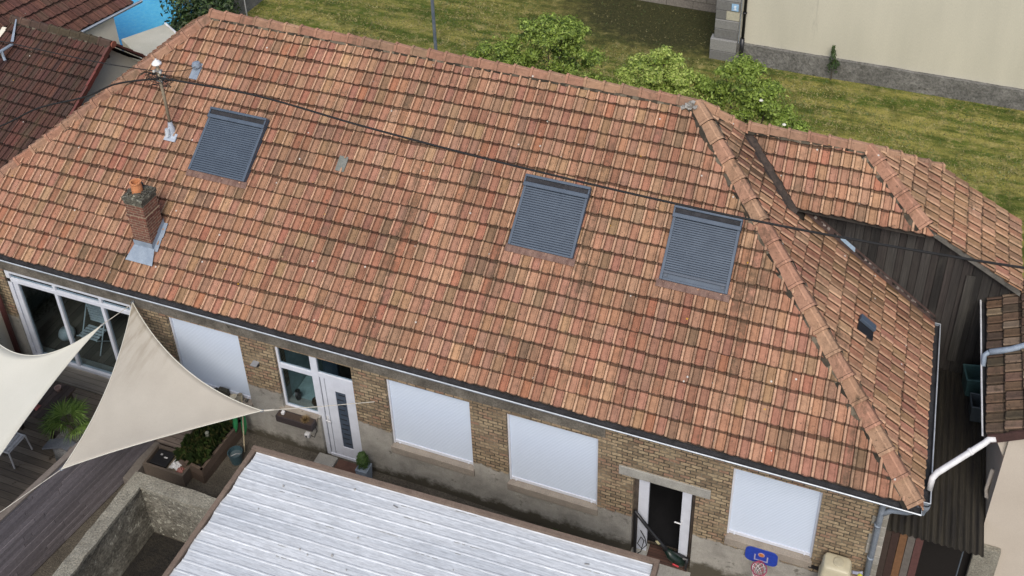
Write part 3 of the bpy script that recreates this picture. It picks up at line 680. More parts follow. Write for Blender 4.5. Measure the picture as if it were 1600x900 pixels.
mb = MB(); mb.box(-19.6, -16.0, -.42, -.03, .012, .055); mb.build('threshold', plank_mat('threshold_boards', 1, .13, (.17, .155, .13), (.27, .25, .215), (.5, 5, 1)), patio)

# back door, standing open inwards
mb = MB(); mb.box(-4.99, -4.90, .12, .30, -.44, 1.86); mb.box(-3.86, -3.79, .12, .30, -.44, 1.86); mb.build('door_jamb', M['dark_wood'], house)
mb = MB(); mb.box(-4.90, -4.70, .12, .19, -.42, 1.80); mb.box(-4.06, -3.88, .12, .19, -.42, 1.80); mb.box(-4.70, -4.06, .12, .19, 1.72, 1.80)
bd = mb.build('back_door', M['white'], house, bevel=.006)
mb = MB(); mb.tube([(-4.03, .12, .82), (-4.03, .05, .82), (-4.16, .05, .83)], .014, 6); mb.build('handle', M['white_paint'], bd)
mb = MB(); mb.box(-5.06, -3.76, -.26, .0, -.9, -.47); mb.box(-4.99, -4.66, -.0, .30, -.47, -.42); mb.build('doorstep', M['concrete'], house, bevel=.012)
mb = MB(); mb.box(-4.66, -3.84, -.02, .30, -.465, -.41)
mb.build('threshold', plank_mat('brown_threshold', 1, .06, (.06, .028, .02), (.10, .05, .035), (.6, 5, 1), gap=.15), house)

# gutters
def gutter(p, q, w=.13, outer=1):
    """half round trough from p to q; outer = side (+1/-1) of the far lip"""
    p, q = V3(p), V3(q); d = (q - p).normalized(); s = d.cross(V3((0, 0, 1))).normalized() * outer
    mb = MB(); ri = []
    for pt in (p, q):
        ri.append([pt + s * (-math.cos(t) * w / 2 + w / 2) + V3((0, 0, -math.sin(t) * w * .55)) for t in [PI * k / 8 for k in range(9)]])
    for k in range(8): mb.face([ri[0][k], ri[0][k + 1], ri[1][k + 1], ri[1][k]], m=0)
    for k in range(8):
        off = lambda v_: v_ + V3((0, 0, -.006))
        mb.face([off(ri[0][k]), off(ri[1][k]), off(ri[1][k + 1]), off(ri[0][k + 1])], m=1)
    mb.face(ri[0], m=1); mb.face(ri[1], m=1)
    g_ = mb.build('gutter', [M['gutter_in'], M['zinc']], house)
    mb = MB(); n_ = 12; pts = [p + (q - p) * (k / n_) + s * w + V3((0, 0, .004 * math.sin(k * 1.9))) for k in range(n_ + 1)]; mb.tube(pts, .0125, 6)
    for pt, sg in ((p, -1), (q, 1)): mb.tube([pt + s * w, pt], .008, 5)
    mb.build('gutter_lip', M['lip'], g_)
    return g_
g1_ = gutter((-21.35, -.27, 3.50), (-.01, -.27, 3.50), .135, 1)
g2_ = gutter((-.01, -.14, 3.50), (-.01, 4.10, 3.50), .13, 1)
# downpipe at the right corner
mb = MB(); mb.tube([(-.59, -.22, 3.42), (-.59, -.10, 3.2), (-.59, -.075, 2.9), (-.62, -.075, -.5)], .052, 12)
for z in (2.5, 1.6, .6): mb.tube([(-.605, -.075, z), (-.605, -.075, z + .05)], .06, 12)
dp = mb.build('downpipe', M['zinc'], house, smooth=True)
mb = MB(); mb.tube([(-.08, -.19, 3.40), (-.12, -.16, 3.22), (-.20, -.10, 3.08), (-.44, -.08, 3.00), (-.6, -.075, 2.82)], .046, 10); mb.build('pipe_elbow', M['zinc'], dp, smooth=True)
mb = MB(); mb.lathe((.05, -.08, 3.12), [(.03, 0), (.05, .1), (.09, .22), (.09, .3)], 10); mb.build('hopper', M['zinc'], dp)

# chimney
mb = MB(); cx0, cx1, cy0, cy1 = -15.89, -15.46, .33, .76
mb.box(cx0, cx1, cy0, cy1, 3.9, 4.95); mb.box(cx0 - .02, cx1 + .02, cy0 - .02, cy1 + .02, 4.95, 5.0); mb.box(cx0, cx1, cy0, cy1, 5.0, 5.28)
ch = mb.build('chimney', M['chimney'], house)
mb = MB(); mb.box(cx0 - .012, cx1 + .012, cy0 - .012, cy1 + .012, 5.28, 5.37); mb.box(cx0 - .028, cx1 + .028, cy0 - .028, cy1 + .028, 5.37, 5.46)
rg = random.Random(6)
for k in range(40):
    s = rg.uniform(.02, .05); mb.box(-s, s, -s, s, -.01, s * .7, M=Matrix.Translation((rg.uniform(cx0, cx1), rg.uniform(cy0, cy1), 5.475)) @ Matrix.Rotation(rg.uniform(0, 3), 4, 'Z'))
mb.build('chimney_crown', M['soot'], ch, bevel=.01)
mb = MB(); mb.lathe(((cx0 + cx1) / 2 - .02, (cy0 + cy1) / 2, 5.46), [(.11, 0), (.11, .1), (.10, .21), (.115, .23), (.115, .26), (.085, .26), (.08, .05), (0, .05)], 20); mb.build('chimney_pot', M['pot'], ch)
def rz(y, k=0.): return ZE + T * (y + O) + k
mb = MB(); y0 = cy0
mb.face([(cx0 - .02, y0 - .012, rz(y0, .05)), (cx1 + .02, y0 - .012, rz(y0, .05)), (cx1 + .02, y0 - .012, rz(y0, .22)), (cx0 - .02, y0 - .012, rz(y0, .22))])
mb.face([(cx0 - .10, y0 - .26, rz(y0 - .26, .06)), (cx1 + .13, y0 - .26, rz(y0 - .26, .06)), (cx1 + .05, y0 - .01, rz(y0, .085)), (cx0 - .02, y0 - .01, rz(y0, .085))])
for k in range(2):
    ya, yb = y0 - .02 + k * .24, y0 + .22 + k * .24
    mb.face([(cx1 + .012, ya, rz(ya, .02)), (cx1 + .012, yb, rz(yb, .02)), (cx1 + .012, yb, rz(yb, .17)), (cx1 + .012, ya, rz(ya, .20))])
    mb.face([(cx1 + .012, ya, rz(ya, .05)), (cx1 + .12, ya, rz(ya, .055)), (cx1 + .10, yb, rz(yb, .055)), (cx1 + .012, yb, rz(yb, .05))])
    mb.face([(cx0 - .012, ya, rz(ya, .02)), (cx0 - .012, yb, rz(yb, .02)), (cx0 - .012, yb, rz(yb, .17)), (cx0 - .012, ya, rz(ya, .20))])
mb.build('flashing', M['zinc_light'], ch)

# roof windows with outside shutters
def skylight(x0, x1, y0, y1, open_bottom=False):
    rot = math.atan(T); xc = (x0 + x1) / 2; Lh = (y1 - y0) * c_ / 2; yc = (y0 + y1) / 2; W2 = (x1 - x0) / 2
    Mx = Matrix.Translation((xc, yc, rz(yc))) @ Matrix.Rotation(rot, 4, 'X')
    mb = MB(); f_ = .055
    mb.box(-W2, -W2 + f_, -Lh, Lh - .1, -.05, .115, M=Mx); mb.box(W2 - f_, W2, -Lh, Lh - .1, -.05, .115, M=Mx)
    mb.box(-W2 + f_, W2 - f_, -Lh, -Lh + .04, -.05, .10, M=Mx)
    s = mb.build('roof_window', M['slate_metal'], house, bevel=.006)
    mb = MB(); n_ = 24; a0, a1 = -Lh + (.14 if open_bottom else .045), Lh - .20; st = (a1 - a0) / n_; vs = []
    for i in range(n_):
        v0 = a0 + i * st
        for dv_, h in ((0, .076), (.16, .098), (.72, .104), (.90, .076)):
            vs += [Mx @ V3((-W2 + f_, v0 + dv_ * st, h)), Mx @ V3((W2 - f_, v0 + dv_ * st, h))]
    mb.grid(vs, [(k * 2, k * 2 + 1, k * 2 + 3, k * 2 + 2) for k in range(len(vs) // 2 - 1)])
    for k in range(len(vs) // 2 - 1): mb.m[k] = 1 if k % 4 in (0, 3) else 0  # slat grooves take the darker metal, gap shade put into the colour
    mb.box(-W2 + f_, W2 - f_, -Lh + .04, Lh - .2, -.02, .07, M=Mx); mb.build('shutter_curtain', [M['slate_metal'], M['slate_dark']], s)
    if open_bottom:
        mb = MB(); mb.box(-W2 + f_, W2 - f_, a0 - .014, a0 + .02, .075, .12, M=Mx)
        for sx in (-1, 1): mb.box(sx * (W2 - f_ - .05) - .03, sx * (W2 - f_ - .05) + .03, a0 - .075, a0 - .02, .07, .09, M=Mx)
        mb.build('end_slat', M['slate_dark'], s)
    mb = MB(); mb.box(-W2 - .012, W2 + .012, Lh - .20, Lh - .12, .0, .155, M=Mx); mb.box(-W2 - .012, W2 + .012, Lh - .022, Lh + .03, .0, .165, M=Mx)
    mb.box(-W2 - .012, -W2 + .02, Lh - .12, Lh - .022, 0, .155, M=Mx); mb.box(W2 - .02, W2 + .012, Lh - .12, Lh - .022, 0, .155, M=Mx); mb.build('hood', M['slate_metal'], s, bevel=.006)
    mb = MB(); mb.box(-W2 + .021, W2 - .021, Lh - .119, Lh - .023, .0, .125, M=Mx); mb.build('hood_recess', M['gutter_in'], s)  # near-black fill, the shade inside the hood put into its colour
    mb = MB(); n_ = 26; vs = []
    for i in range(n_ + 1):
        xx = -W2 - .05 + (2 * W2 + .10) * i / n_; hh = .028 + .010 * math.sin(i * 2.4)
        vs += [Mx @ V3((xx, -Lh - .13, hh + .004)), Mx @ V3((xx, -Lh - .06, hh + .012)), Mx @ V3((xx, -Lh + .01, .052))]
    mb.grid(vs, [f for i in range(n_) for f in ((i * 3, i * 3 + 3, i * 3 + 4, i * 3 + 1), (i * 3 + 1, i * 3 + 4, i * 3 + 5, i * 3 + 2))])
    mb.build('apron', M['apron'], s)
for i, a in enumerate(SKY): skylight(*a, open_bottom=(i == 2))
# glass tile, terminal, side vent
Mt = Matrix.Translation((-12.03, 2.40, rz(2.40))) @ Matrix.Rotation(math.atan(T), 4, 'X')
mb = MB(); mb.box(-.10, .10, -.15, .17, .0, .034, M=Mt); mb.build('glass_tile', rough_mat('dusty_glass', (.13, .14, .12), (.18, .185, .165), 8, rough=.6, fine=60, fine_amt=.3), house)
Mt = Matrix.Translation((-16.14, 3.45, rz(3.45))) @ Matrix.Rotation(math.atan(T), 4, 'X')
mb = MB(); mb.box(-.10, .10, -.20, .18, 0, .05, M=Mt); mb.tube([(-16.14, 3.47, rz(3.47)), (-16.14, 3.47, rz(3.47) + .12)], .05, 10)
mb.lathe((-16.14, 3.47, rz(3.47) + .1), [(.10, 0), (.105, .03), (.08, .10), (0, .12)], 14); mb.build('vent_terminal', M['zinc_light'], house)
Mt = Matrix.Translation((-1.31, 2.42, ZE + T2 * 1.31)) @ Matrix.Rotation(math.atan(T2), 4, 'Y')
mb = MB(); mb.box(-.20, .16, -.20, .10, 0, .045, M=Mt, m=0); mb.box(-.21, .15, .02, .16, .046, .115, M=Mt, m=1); mb.build('vent_tile', [M['black'], M['slate_metal']], house, bevel=.01)

# ============================================================ BARN behind (second tiled roof with board wall)
barn = thing('board_barn', (0, 5, 0), 'dark weathered board barn with its own small hipped tile roof joining the house', 'barn')
K2 = .814; Z2 = lambda y: K2 * y + 2.636
R2 = V3((-1.76, 5.05, Z2(5.05))); E2 = V3((-.49, 4.0, Z2(4.0))); SL = V3((-4.23, 5.02, Z2(5.02)))
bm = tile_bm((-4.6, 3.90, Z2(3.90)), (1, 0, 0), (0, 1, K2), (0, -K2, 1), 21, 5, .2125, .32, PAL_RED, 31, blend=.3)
clip(bm, R2, side(R2, E2, (3, 5, 0))); clip(bm, (0, 5.03, 0), (0, 1, 0)); clip(bm, S_ + V3((.05, .05, 0)), side(S_, VE, (-5, 3, 0)))
bms = [bm]
ur = V3((0, 1, .085)); vr = V3((-1, 0, .571)); nr = V3((.571, -.085, 1))
o2 = V3((1.36, 3.6, 0)); o2.z = R2.z - .571 * (o2.x - R2.x) + .085 * (o2.y - R2.y)
bm = tile_bm(o2, ur, vr, nr, 14, 11, .2125, .325, PAL_WORN, 32, dirt_shade=.8, rib=1.35, blend=.25, joint=.20, rimk=.75)
B2 = V3((-.33, 5.92, 5.96)); clip(bm, R2, side(R2, E2, (-3, 3, 0))); clip(bm, (0, 3.97, 0), (0, -1, 0)); clip(bm, R2, side(R2, B2, (-1, 8, 0))); clip(bm, (0, 5.9, 0), (0, 1, 0))
bms.append(bm); merge('roof', bms, M['tile_worn'], barn)
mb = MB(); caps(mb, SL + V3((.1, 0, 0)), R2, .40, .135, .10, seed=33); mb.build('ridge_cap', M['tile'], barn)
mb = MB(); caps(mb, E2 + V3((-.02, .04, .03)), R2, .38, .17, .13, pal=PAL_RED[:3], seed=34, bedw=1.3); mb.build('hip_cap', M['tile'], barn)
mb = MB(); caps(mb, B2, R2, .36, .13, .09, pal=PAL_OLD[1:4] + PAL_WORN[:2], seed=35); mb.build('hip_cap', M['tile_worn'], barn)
mb = MB(); k = .12
def zr2(x, y): return R2.z - .571 * (x - R2.x) + .085 * (y - R2.y)
mb.face([(-3.4, 3.92, Z2(3.92) - k), (-.5, 3.92, Z2(3.92) - k), dn(R2, k), (-4.3, 5.03, Z2(5.03) - k)])
mb.face([(-.49, 4.0, zr2(-.49, 4.0) - k), (1.34, 4.0, zr2(1.34, 4) - k), (1.34, 5.88, zr2(1.34, 5.88) - k), dn(B2, k), dn(R2, k)])
mb.face([(-4.3, 5.03, Z2(5.03) - k), dn(R2, k), dn(B2, k), (-2, 7.5, 3.5), (-4.3, 7.5, 3.5)]); mb.build('roof_boarding', M['roof_felt'], barn)
mb = MB()
for x in [-.52 + .3 * i for i in range(7)]:
    x2 = min(x + .3, 1.36); mb.prism([(x, zr2(x, 4) - .16), (x2, zr2(x2, 4) - .16), (x2, zr2(x2, 4) - .03), (x, zr2(x, 4) - .03)], 'y', 4.0, 4.04)
mb.build('verge_board', rough_mat('grey_verge', (.08, .075, .065), (.16, .15, .13), 5), barn)
mb = MB(); rg = random.Random(17); x = -3.3
while x < 1.9:
    wd = rg.uniform(.13, .19); x2 = x + wd - .008; t = (zr2(x, 4.1) - .1) if x > -.49 else (Z2(4.1) - .10); t2 = (zr2(x2, 4.1) - .1) if x2 > -.49 else (Z2(4.1) - .10)
    g_ = rg.choice([.018, .025, .031, .038, .048]); wm = rg.uniform(.86, .98)
    yo = 4.15 + rg.uniform(-.012, .012)
    mb.prism([(x, -.4), (x2, -.4), (x2, t2), (x, t)], 'y', yo, yo + .03, (g_, g_ * wm * .95, g_ * wm * .85)); x += wd
mb.box(.38, .55, 4.10, 4.125, 2.6, 4.86, (.045, .042, .036)); mb.prism([(-3.3, -.4), (1.3, -.4), (1.3, 4.68), (-.49, 5.68), (-3.3, 5.66)], 'y', 4.19, 4.22, (.01, .01, .01))
mb.build('board_wall', M['barn_wood'], barn)
mb = MB(); mb.box(1.2, 1.3, 4.3, 5.8, -.3, 4.2); mb.box(-3, 1.3, 5.8, 5.9, -.3, 3.2); mb.build('rear_wall', M['dark_wood'], barn)

# ============================================================ RIGHT NEIGHBOUR
nb = thing('neighbour_house', (3, 3, 0), 'warm cream rendered house with dull brown roof tiles at the right edge', 'house', 'neighbouring houses')
bm = tile_bm((.86, .85, 4.36), (0, 1, 0), (1, 0, .62), (-.62, 0, 1), 17, 14, .215, .32, PAL_OLD, 41, dirt_shade=.6, rib=1.1)
# courses rise towards +x; mirrored frame keeps the lap facing the gutter
merge('roof', [bm], M['tile_worn'], nb)
mb = MB(); mb.prism([(.84, 4.30), (5.6, 4.30 + .62 * 4.76), (5.6, 4.20 + .62 * 4.76), (.84, 4.14)], 'y', .88, 4.12); mb.build('roof_boarding', M['roof_felt'], nb)
mb = MB(); mb.prism([(.86, 4.12), (6, 4.12 + .62 * 5.1), (6, 4.40 + .62 * 5.1), (.86, 4.32)], 'y', .83, .87); mb.build('verge_board', rough_mat('oxblood_board', (.045, .022, .018), (.075, .035, .03), 5), nb)
mb = MB(); mb.box(1.22, 6, .92, 4.1, -.9, 4.25); mb.prism([(1.22, 4.25), (6, 4.25), (6, 7.0)], 'y', .92, 1.2); mb.build('wall', M['cream_pink'], nb)
mb = MB(); mb.prism([(1.0, 4.2), (1.22, 4.2), (1.22, 3.75)], 'y', 1.0, 1.10); mb.build('corbel', M['cream_pink'], nb)
mb = MB(); mb.box(1.16, 1.6, .80, .919, .2, 1.55); mb.build('stone_base', M['rough_top'], nb, bevel=.02)
mb = MB(); pts = []
mb.tube([(.79, .84, 4.30), (.765, 2.0, 4.31), (.73, 4.1, 4.33)], .016, 6, m=1)
mb.face([(.79, .84, 4.29), (.86, .84, 4.23), (.86, 4.12, 4.23), (.73, 4.12, 4.31)]); gt = mb.build('gutter', [M['gutter_in'], M['white_paint']], nb)
mb = MB(); mb.tube([(1.0, .84, 4.30), (.90, .82, 4.27), (.84, .78, 4.2), (.165, .28, 3.78), (.105, .22, 3.70), (.09, .14, 3.50)], .052, 12)
mb.tube([(.66, .647, 4.092), (.62, .617, 4.067)], .060, 12)
mb.build('downpipe', M['white_paint'], nb, smooth=True)
mb = MB(); mb.tube([(2.0, 2.85, 5.05), (1.2, 2.66, 4.62), (.86, 2.60, 4.50)], .055, 10); mb.tube([(.86, 2.60, 4.50), (.79, 2.58, 4.42), (.79, 2.42, 4.30)], .045, 10); mb.build('overflow_pipe', M['zinc_light'], nb, smooth=True)
mb = MB(); mb.tube([(1.19, 1.32, 3.0), (1.17, 1.28, 2.52), (1.19, 1.2, 2.42), (1.24, 1.2, 2.40)], .035, 10); mb.build('vent_pipe', M['cream_pink'], nb, smooth=True)

# lean-to between the houses
lt = thing('lean_to', (.3, .5, 0), 'mossy dark corrugated lean-to roof over a gate of brown boards in the alley', 'lean-to')
mb = MB(); n_ = 150; x0, x1 = -.46, 1.19; vs = []
for i in range(n_ + 1):
    x = x0 + (x1 - x0) * i / n_; h = .022 * math.sin(2 * PI * (x - x0) / .11)
    for y, z in ((.12, 2.22), (1.4, 2.24), (2.8, 2.26), (4.13, 2.28)): vs.append((x, y, z + h))
mb.grid(vs, [(i * 4 + j, (i + 1) * 4 + j, (i + 1) * 4 + j + 1, i * 4 + j + 1) for i in range(n_) for j in range(3)]); mb.build('corrugated_roof', M['fibro'], lt, smooth=True)
mb = MB(); rg = random.Random(8); cols = [(.05, .035, .028), (.045, .025, .02), (.17, .085, .04), (.13, .115, .10), (.10, .045, .04)]
x = -.45
for c in cols:
    mb = MB(); mb.box(x, x + .125, .2, .225, -.55, 2.14, c); x += .135; mb.build('gate_board', M['attr'], lt)
mb = MB(); mb.box(.24, 1.2, 1.0, 1.03, -.5, 2.15, (.012, .01, .009)); mb.tube([(.88, .25, -.5), (.88, .25, 2.15)], .012, 6, (.08, .10, .12)); mb.tube([(1.0, .2, 1.2), (1.0, .2, .2)], .012, 6, (.15, .2, .26)); mb.box(.97, 1.03, .16, .22, 1.18, 1.26, (.16, .22, .30)); mb.build('doorway', M['attr'], lt)
def tub(loc, rz_, w1, d1, h1, col, label):
    t = thing('plastic_tub', loc, label, 'tub', 'tubs in the alley'); M_ = Matrix.Translation(loc) @ Matrix.Rotation(rz_, 4, 'Z')
    mb = MB(); q = .82
    bo = [V3((sx * w1 * q / 2, sy * d1 * q / 2, 0)) for sx, sy in ((-1, -1), (1, -1), (1, 1), (-1, 1))]; to = [V3((sx * w1 / 2, sy * d1 / 2, h1)) for sx, sy in ((-1, -1), (1, -1), (1, 1), (-1, 1))]
    ti = [p * .9 for p in to]; ti = [V3((p.x, p.y, h1)) for p in ti]; bi = [V3((p.x * .9, p.y * .9, h1 * .35)) for p in bo]
    A = [M_ @ p for p in bo + to + ti + bi]; fs = [(3, 2, 1, 0)] + [(i, (i + 1) % 4, 4 + (i + 1) % 4, 4 + i) for i in range(4)] + [(4 + i, 4 + (i + 1) % 4, 8 + (i + 1) % 4, 8 + i) for i in range(4)] + [(8 + i, 8 + (i + 1) % 4, 12 + (i + 1) % 4, 12 + i) for i in range(4)] + [(12, 13, 14, 15)]
    mb.grid(A, fs, [col] * len(fs)); mb.build('bin_body', M['attr_gloss'], t)
    mb = MB(); 
    for i in range(4): a, b = M_ @ (to[i] * 1.0), M_ @ (to[(i + 1) % 4] * 1.0); mb.tube([a, b], .014, 6, tuple(k * 1.5 for k in col))
    mb.build('rim', M['attr_gloss'], t)
tub((.96, 3.75, 2.30), .2, .48, .40, .48, (.05, .105, .105), 'teal plastic tub standing in the dark alley near the board wall')
tub((1.03, 3.1, 2.30), .1, .36, .34, .42, (.06, .075, .085), 'dark grey plastic tub in the alley in front of the teal one')

# ============================================================ CREAM BUILDING at the back
cb_ = thing('cream_building', (0, 20, 0), 'tall windowless cream rendered building with a grey stone plinth beyond the grass', 'building')
mb = MB(); mb.box(-7.25, 20, 18.25, 32, .5, 11); mb.build('wall', M['cream'], cb_)
mb = MB(); z = -.1; k = 0
while z < 10:
    h = .36 if k > 1 else .45; e_ = .10 if z < .75 else 0; g_ = rg.uniform(.15, .26); lft = -7.30 - e_
    if k % 3 == 1 and z > .8:
        mb.box(lft, -6.95, 18.17, 18.4, z, z + h - .015, (g_, g_, g_ * .95)); mb.box(-6.95, -6.5, 18.175, 18.4, z, z + h - .015, (.45, .43, .33))
    else: mb.box(lft, -6.5, 18.15 - e_, 18.4, z, z + h - .015, (g_, g_, g_ * .96))
    z += h; k += 1
mb.build('quoin', M['attr'], cb_, bevel=.015)
mb = MB(); mb.tube([(-6.33, 18.10, 0), (-6.33, 18.10, .95)], .075, 12); mb.tube([(-6.33, 18.12, .95), (-6.33, 18.12, 11)], .052, 12)
for z in (.6, 1.9, 3.2): mb.tube([(-6.33, 18.12, z), (-6.33, 18.12, z + .05)], .075, 12)
mb.build('downpipe', plain('black_iron_pipe', (.02, .02, .022), .35), cb_, smooth=True)
mb = MB(); mb.tube([(-6.46, 18.14, 0), (-6.46, 18.14, 11)], .018, 6); mb.build('cable_duct', M['zinc'], cb_)
mb = MB(); mb.box(-6.78, -6.55, 18.13, 18.145, 1.92, 2.18, (.30, .50, .72)); mb.box(-6.70, -6.63, 18.126, 18.13, 2.05, 2.12, (.75, .8, .85)); mb.prism([(-6.72, 1.96), (-6.61, 1.96), (-6.665, 2.06)], 'y', 18.125, 18.13, (.75, .8, .85)); mb.build('sign_plate', M['attr'], cb_)
# weed on the plinth
def leaves(mb, lobes, n_, size, cols, rg, flat=.5, shell=(.7, 1.05)):
    for k in range(n_):
        cx, cy, cz, rx, rz_ = rg.choice(lobes)
        while True:
            d = V3((rg.gauss(0, 1), rg.gauss(0, 1), rg.gauss(0, 1)))
            if d.length > .1: break
        d.normalize()
        if d.z < -.3: d.z *= -1
        lump = 1 + .34 * mn.noise(V3((cx + d.x * 2.2, cy + d.y * 2.2, cz + d.z * 2.2)) * 1.6)
        rr = rg.uniform(*shell) * lump
        p = V3((cx + d.x * rx * rr, cy + d.y * rx * rr, cz + d.z * rz_ * rr))
        s = size * rg.uniform(.6, 1.3); nrm = (d + V3((rg.uniform(-1, 1), rg.uniform(-1, 1), rg.uniform(-.3, 1.2))) * flat).normalized()
        a = nrm.orthogonal().normalized(); a = Matrix.Rotation(rg.uniform(0, 6.28), 3, nrm) @ a; b = nrm.cross(a)
        c = rg.choice(cols); kk = rg.uniform(.7, 1.3); c = tuple(q * kk for q in c)
        mb.face([p - a * s, p - b * s * .45 - nrm * s * .1, p + a * s, p + b * s * .45 - nrm * s * .1], c)
wd_ = thing('wall_weed', (-3.3, 18.0, 0), 'small dark green seedling growing against the grey plinth of the cream building', 'plant')
mb = MB(); rg = random.Random(51); leaves(mb, [(-3.3, 18.0, .45, .18, .28), (-3.33, 18.0, .85, .10, .3), (-3.22, 18.0, .6, .14, .2), (-3.36, 18, 1.1, .06, .2)], 420, .045, [(.03, .06, .015), (.05, .09, .02)], rg); mb.build('leaves', M['leaf'], wd_)
mb = MB(); mb.tube([(-3.3, 18.02, -.05), (-3.32, 18.0, .6), (-3.36, 18, 1.2)], [.02, .012, .005], 6); mb.build('stem', M['bark'], wd_)

bw = MB(); bw.box(-40, -7.36, 21.2, 21.45, -.3, 3.2); o = bw.build('block_wall', M['block']); tag(o, 'grey concrete block wall running along the far side of the grass', 'wall')
# pole in the field
mb = MB(); mb.tube([(-15.12, 13, -.1), (-15.12, 13, 6.5)], .055, 10); o = mb.build('metal_pole', rough_mat('galvanised_pole', (.16, .20, .25), (.22, .26, .31), 5, rough=.45, metal=.3)); tag(o, 'slim grey metal pole rising from the grass behind the ridge', 'pole')

# shrubs behind the ridge
def shrub(loc, lobes, n_, cols, seed, label, size=.050):
    t = thing('elder_shrub', loc, label, 'shrub', 'shrubs behind the roof ridge'); rg = random.Random(seed)
    big = lobes; lobes = [(a, b, c, d * 1.0, e * 1.0) for a, b, c, d, e in big]
    for (a, b, c, d, e) in big:
        for q in range(9):
            t1 = rg.uniform(0, 2 * PI); t2 = rg.uniform(-.1, 1.4); rr = rg.uniform(.65, 1.02)
            s_ = rg.uniform(.14, .30); lobes.append((a + d * rr * math.cos(t1) * math.cos(t2), b + d * rr * math.sin(t1) * math.cos(t2), c + e * rr * math.sin(t2), s_, s_ * .7))
    mb = MB(); leaves(mb, lobes, int(n_ * 2.3), size, cols, rg, flat=.8, shell=(.35, 1.12)); 
    # light sprays standing clear of the outline
    for k in range(420):
        cx, cy, cz, rx, rz_ = rg.choice(lobes); a = rg.uniform(0, 2 * PI); e_ = rg.uniform(.1, 1.4)
        d = V3((math.cos(a) * math.cos(e_), math.sin(a) * math.cos(e_), math.sin(e_))); p = V3((cx + d.x * rx * 1.03, cy + d.y * rx * 1.03, cz + d.z * rz_ * 1.03))
        leaves(mb, [(p.x, p.y, p.z, rg.uniform(.07, .20), rg.uniform(.05, .14))], 13, size * .9, cols[2:], rg, flat=.4)
    mb.build('crown', M['leaf'], t)
    mb = MB()
    for k in range(7):
        cx, cy, cz, rx, rz_ = lobes[k % len(lobes)]
        b0 = V3(loc) + V3((rg.uniform(-.3, .3), rg.uniform(-.2, .2), -.1)); mb.tube([b0, b0.lerp(V3((cx, cy, cz)), .5) + V3((rg.uniform(-.2, .2), 0, .2)), V3((cx, cy, cz))], [.06, .04, .015], 6)
    mb.build('trunk', M['bark'], t)
GR = [(.08, .13, .020), (.13, .20, .030), (.21, .30, .045), (.31, .41, .08), (.42, .50, .13)]
shrub((-10.9, 11.3, 0), [(-10.7, 11.2, 3.6, .95, 1.05), (-11.8, 11.3, 2.9, .9, 1.0), (-9.8, 11.2, 2.9, .85, 1.0), (-11.2, 11.6, 2.4, 1.3, 1.2), (-9.2, 11.1, 2.2, .7, .8), (-12.6, 11.3, 2.3, .6, .9), (-10.3, 11.2, 4.1, .6, .6)], 15500, GR[:4], 61, 'largest leafy green shrub behind the ridge, furthest from the hip corner')
shrub((-7.4, 11.1, 0), [(-7.4, 11.0, 3.55, .6, .7), (-8.0, 11.1, 3.0, .6, .7), (-6.8, 11.0, 3.1, .6, .7), (-7.5, 11.2, 2.4, 1.0, .9)], 9000, GR[1:], 62, 'yellow-green shrub in the middle of the three behind the ridge')
shrub((-5.0, 11.0, 0), [(-5.2, 10.9, 3.75, .55, .65), (-6.0, 11.0, 3.0, .6, .7), (-4.5, 10.9, 3.2, .65, .7), (-5.2, 11.1, 2.4, 1.1, 1.0), (-3.9, 10.9, 2.5, .55, .8)], 11000, GR[:4] + [GR[2]], 63, 'green shrub with pale flower dots behind the hip corner, nearest the cream building')
for p, lb_ in (((-3.95, 10.5, 3.1), 'white flower head low on the right side of the shrub by the hip corner'), ((-4.6, 10.45, 3.75), 'white flower head near the top of the shrub by the hip corner')):
    mb = MB(); mb.lathe(p, [(0, .03), (.04, .02), (.06, 0), (0, -.01)], 8, (.75, .75, .66)); tag(mb.build('flower_head', M['attr']), lb_, 'flower')

# ============================================================ LEFT NEIGHBOURS
ha = thing('far_brown_house', (-26, 8, 0), 'neighbouring house with a large reddish brown tiled roof in the top left corner', 'house', 'neighbouring houses')
zA = 3.0; e1, e2 = V3((-24.69, 8.74, zA)), V3((-24.33, 10.53, zA)); de = (e2 - e1).normalized(); upx = V3((-de.y, de.x, 0))
vA = V3((upx.x, upx.y, .5)); uA = -de; nA = uA.cross(vA)
if nA.z < 0: nA = -nA
st_ = e2 + V3((0, 0, .06)) + de * .1
bm = tile_bm(st_, uA, vA, nA, 30, 13, .235, .42, PAL_BROWN2, 71, dirt_shade=.5, rib=1.15)
# the eave steps back where the small house stands
merge('roof', [bm], M['tile_brown'], ha)
mb = MB(); far = vA * 5.2
mb.face([e2 + de * .1, e1 - de * 5, e1 - de * 5 + far, e2 + de * .1 + far]); mb.build('roof_boarding', M['roof_felt'], ha)
mb = MB(); ou = V3((de.y, -de.x, 0)) * .06
mb.tube([e1 - de * .5 + ou, e2 + de * .35 + ou], .05, 8); g_ = mb.build('gutter', M['zinc'], ha); mb = MB(); mb.tube([e1 - de * .5 + ou * 2 + V3((0, 0, .04)), e2 + de * .35 + ou * 2 + V3((0, 0, .04))], .012, 6); mb.build('gutter_lip', M['lip'], g_)
mb = MB(); cA = e1 + de * 1.20; A0 = e1 - de * .8; inn = upx.normalized() * .35
p1, p2 = cA + inn * .3, A0 + inn * .3; p3 = p1 + upx.normalized() * 5; p4 = p2 + upx.normalized() * 5
for a, b in ((p1, p2), (p3, p1)): mb.face([(a.x, a.y, -.2), (b.x, b.y, -.2), (b.x, b.y, 2.98), (a.x, a.y, 2.98)])
mb.face([(p3.x, p3.y, 2.98), (p1.x, p1.y, 2.98), (p1.x, p1.y, 2.99), (p3.x, p3.y, 4.9)]); mb.build('wall', M['cream_grey'], ha)
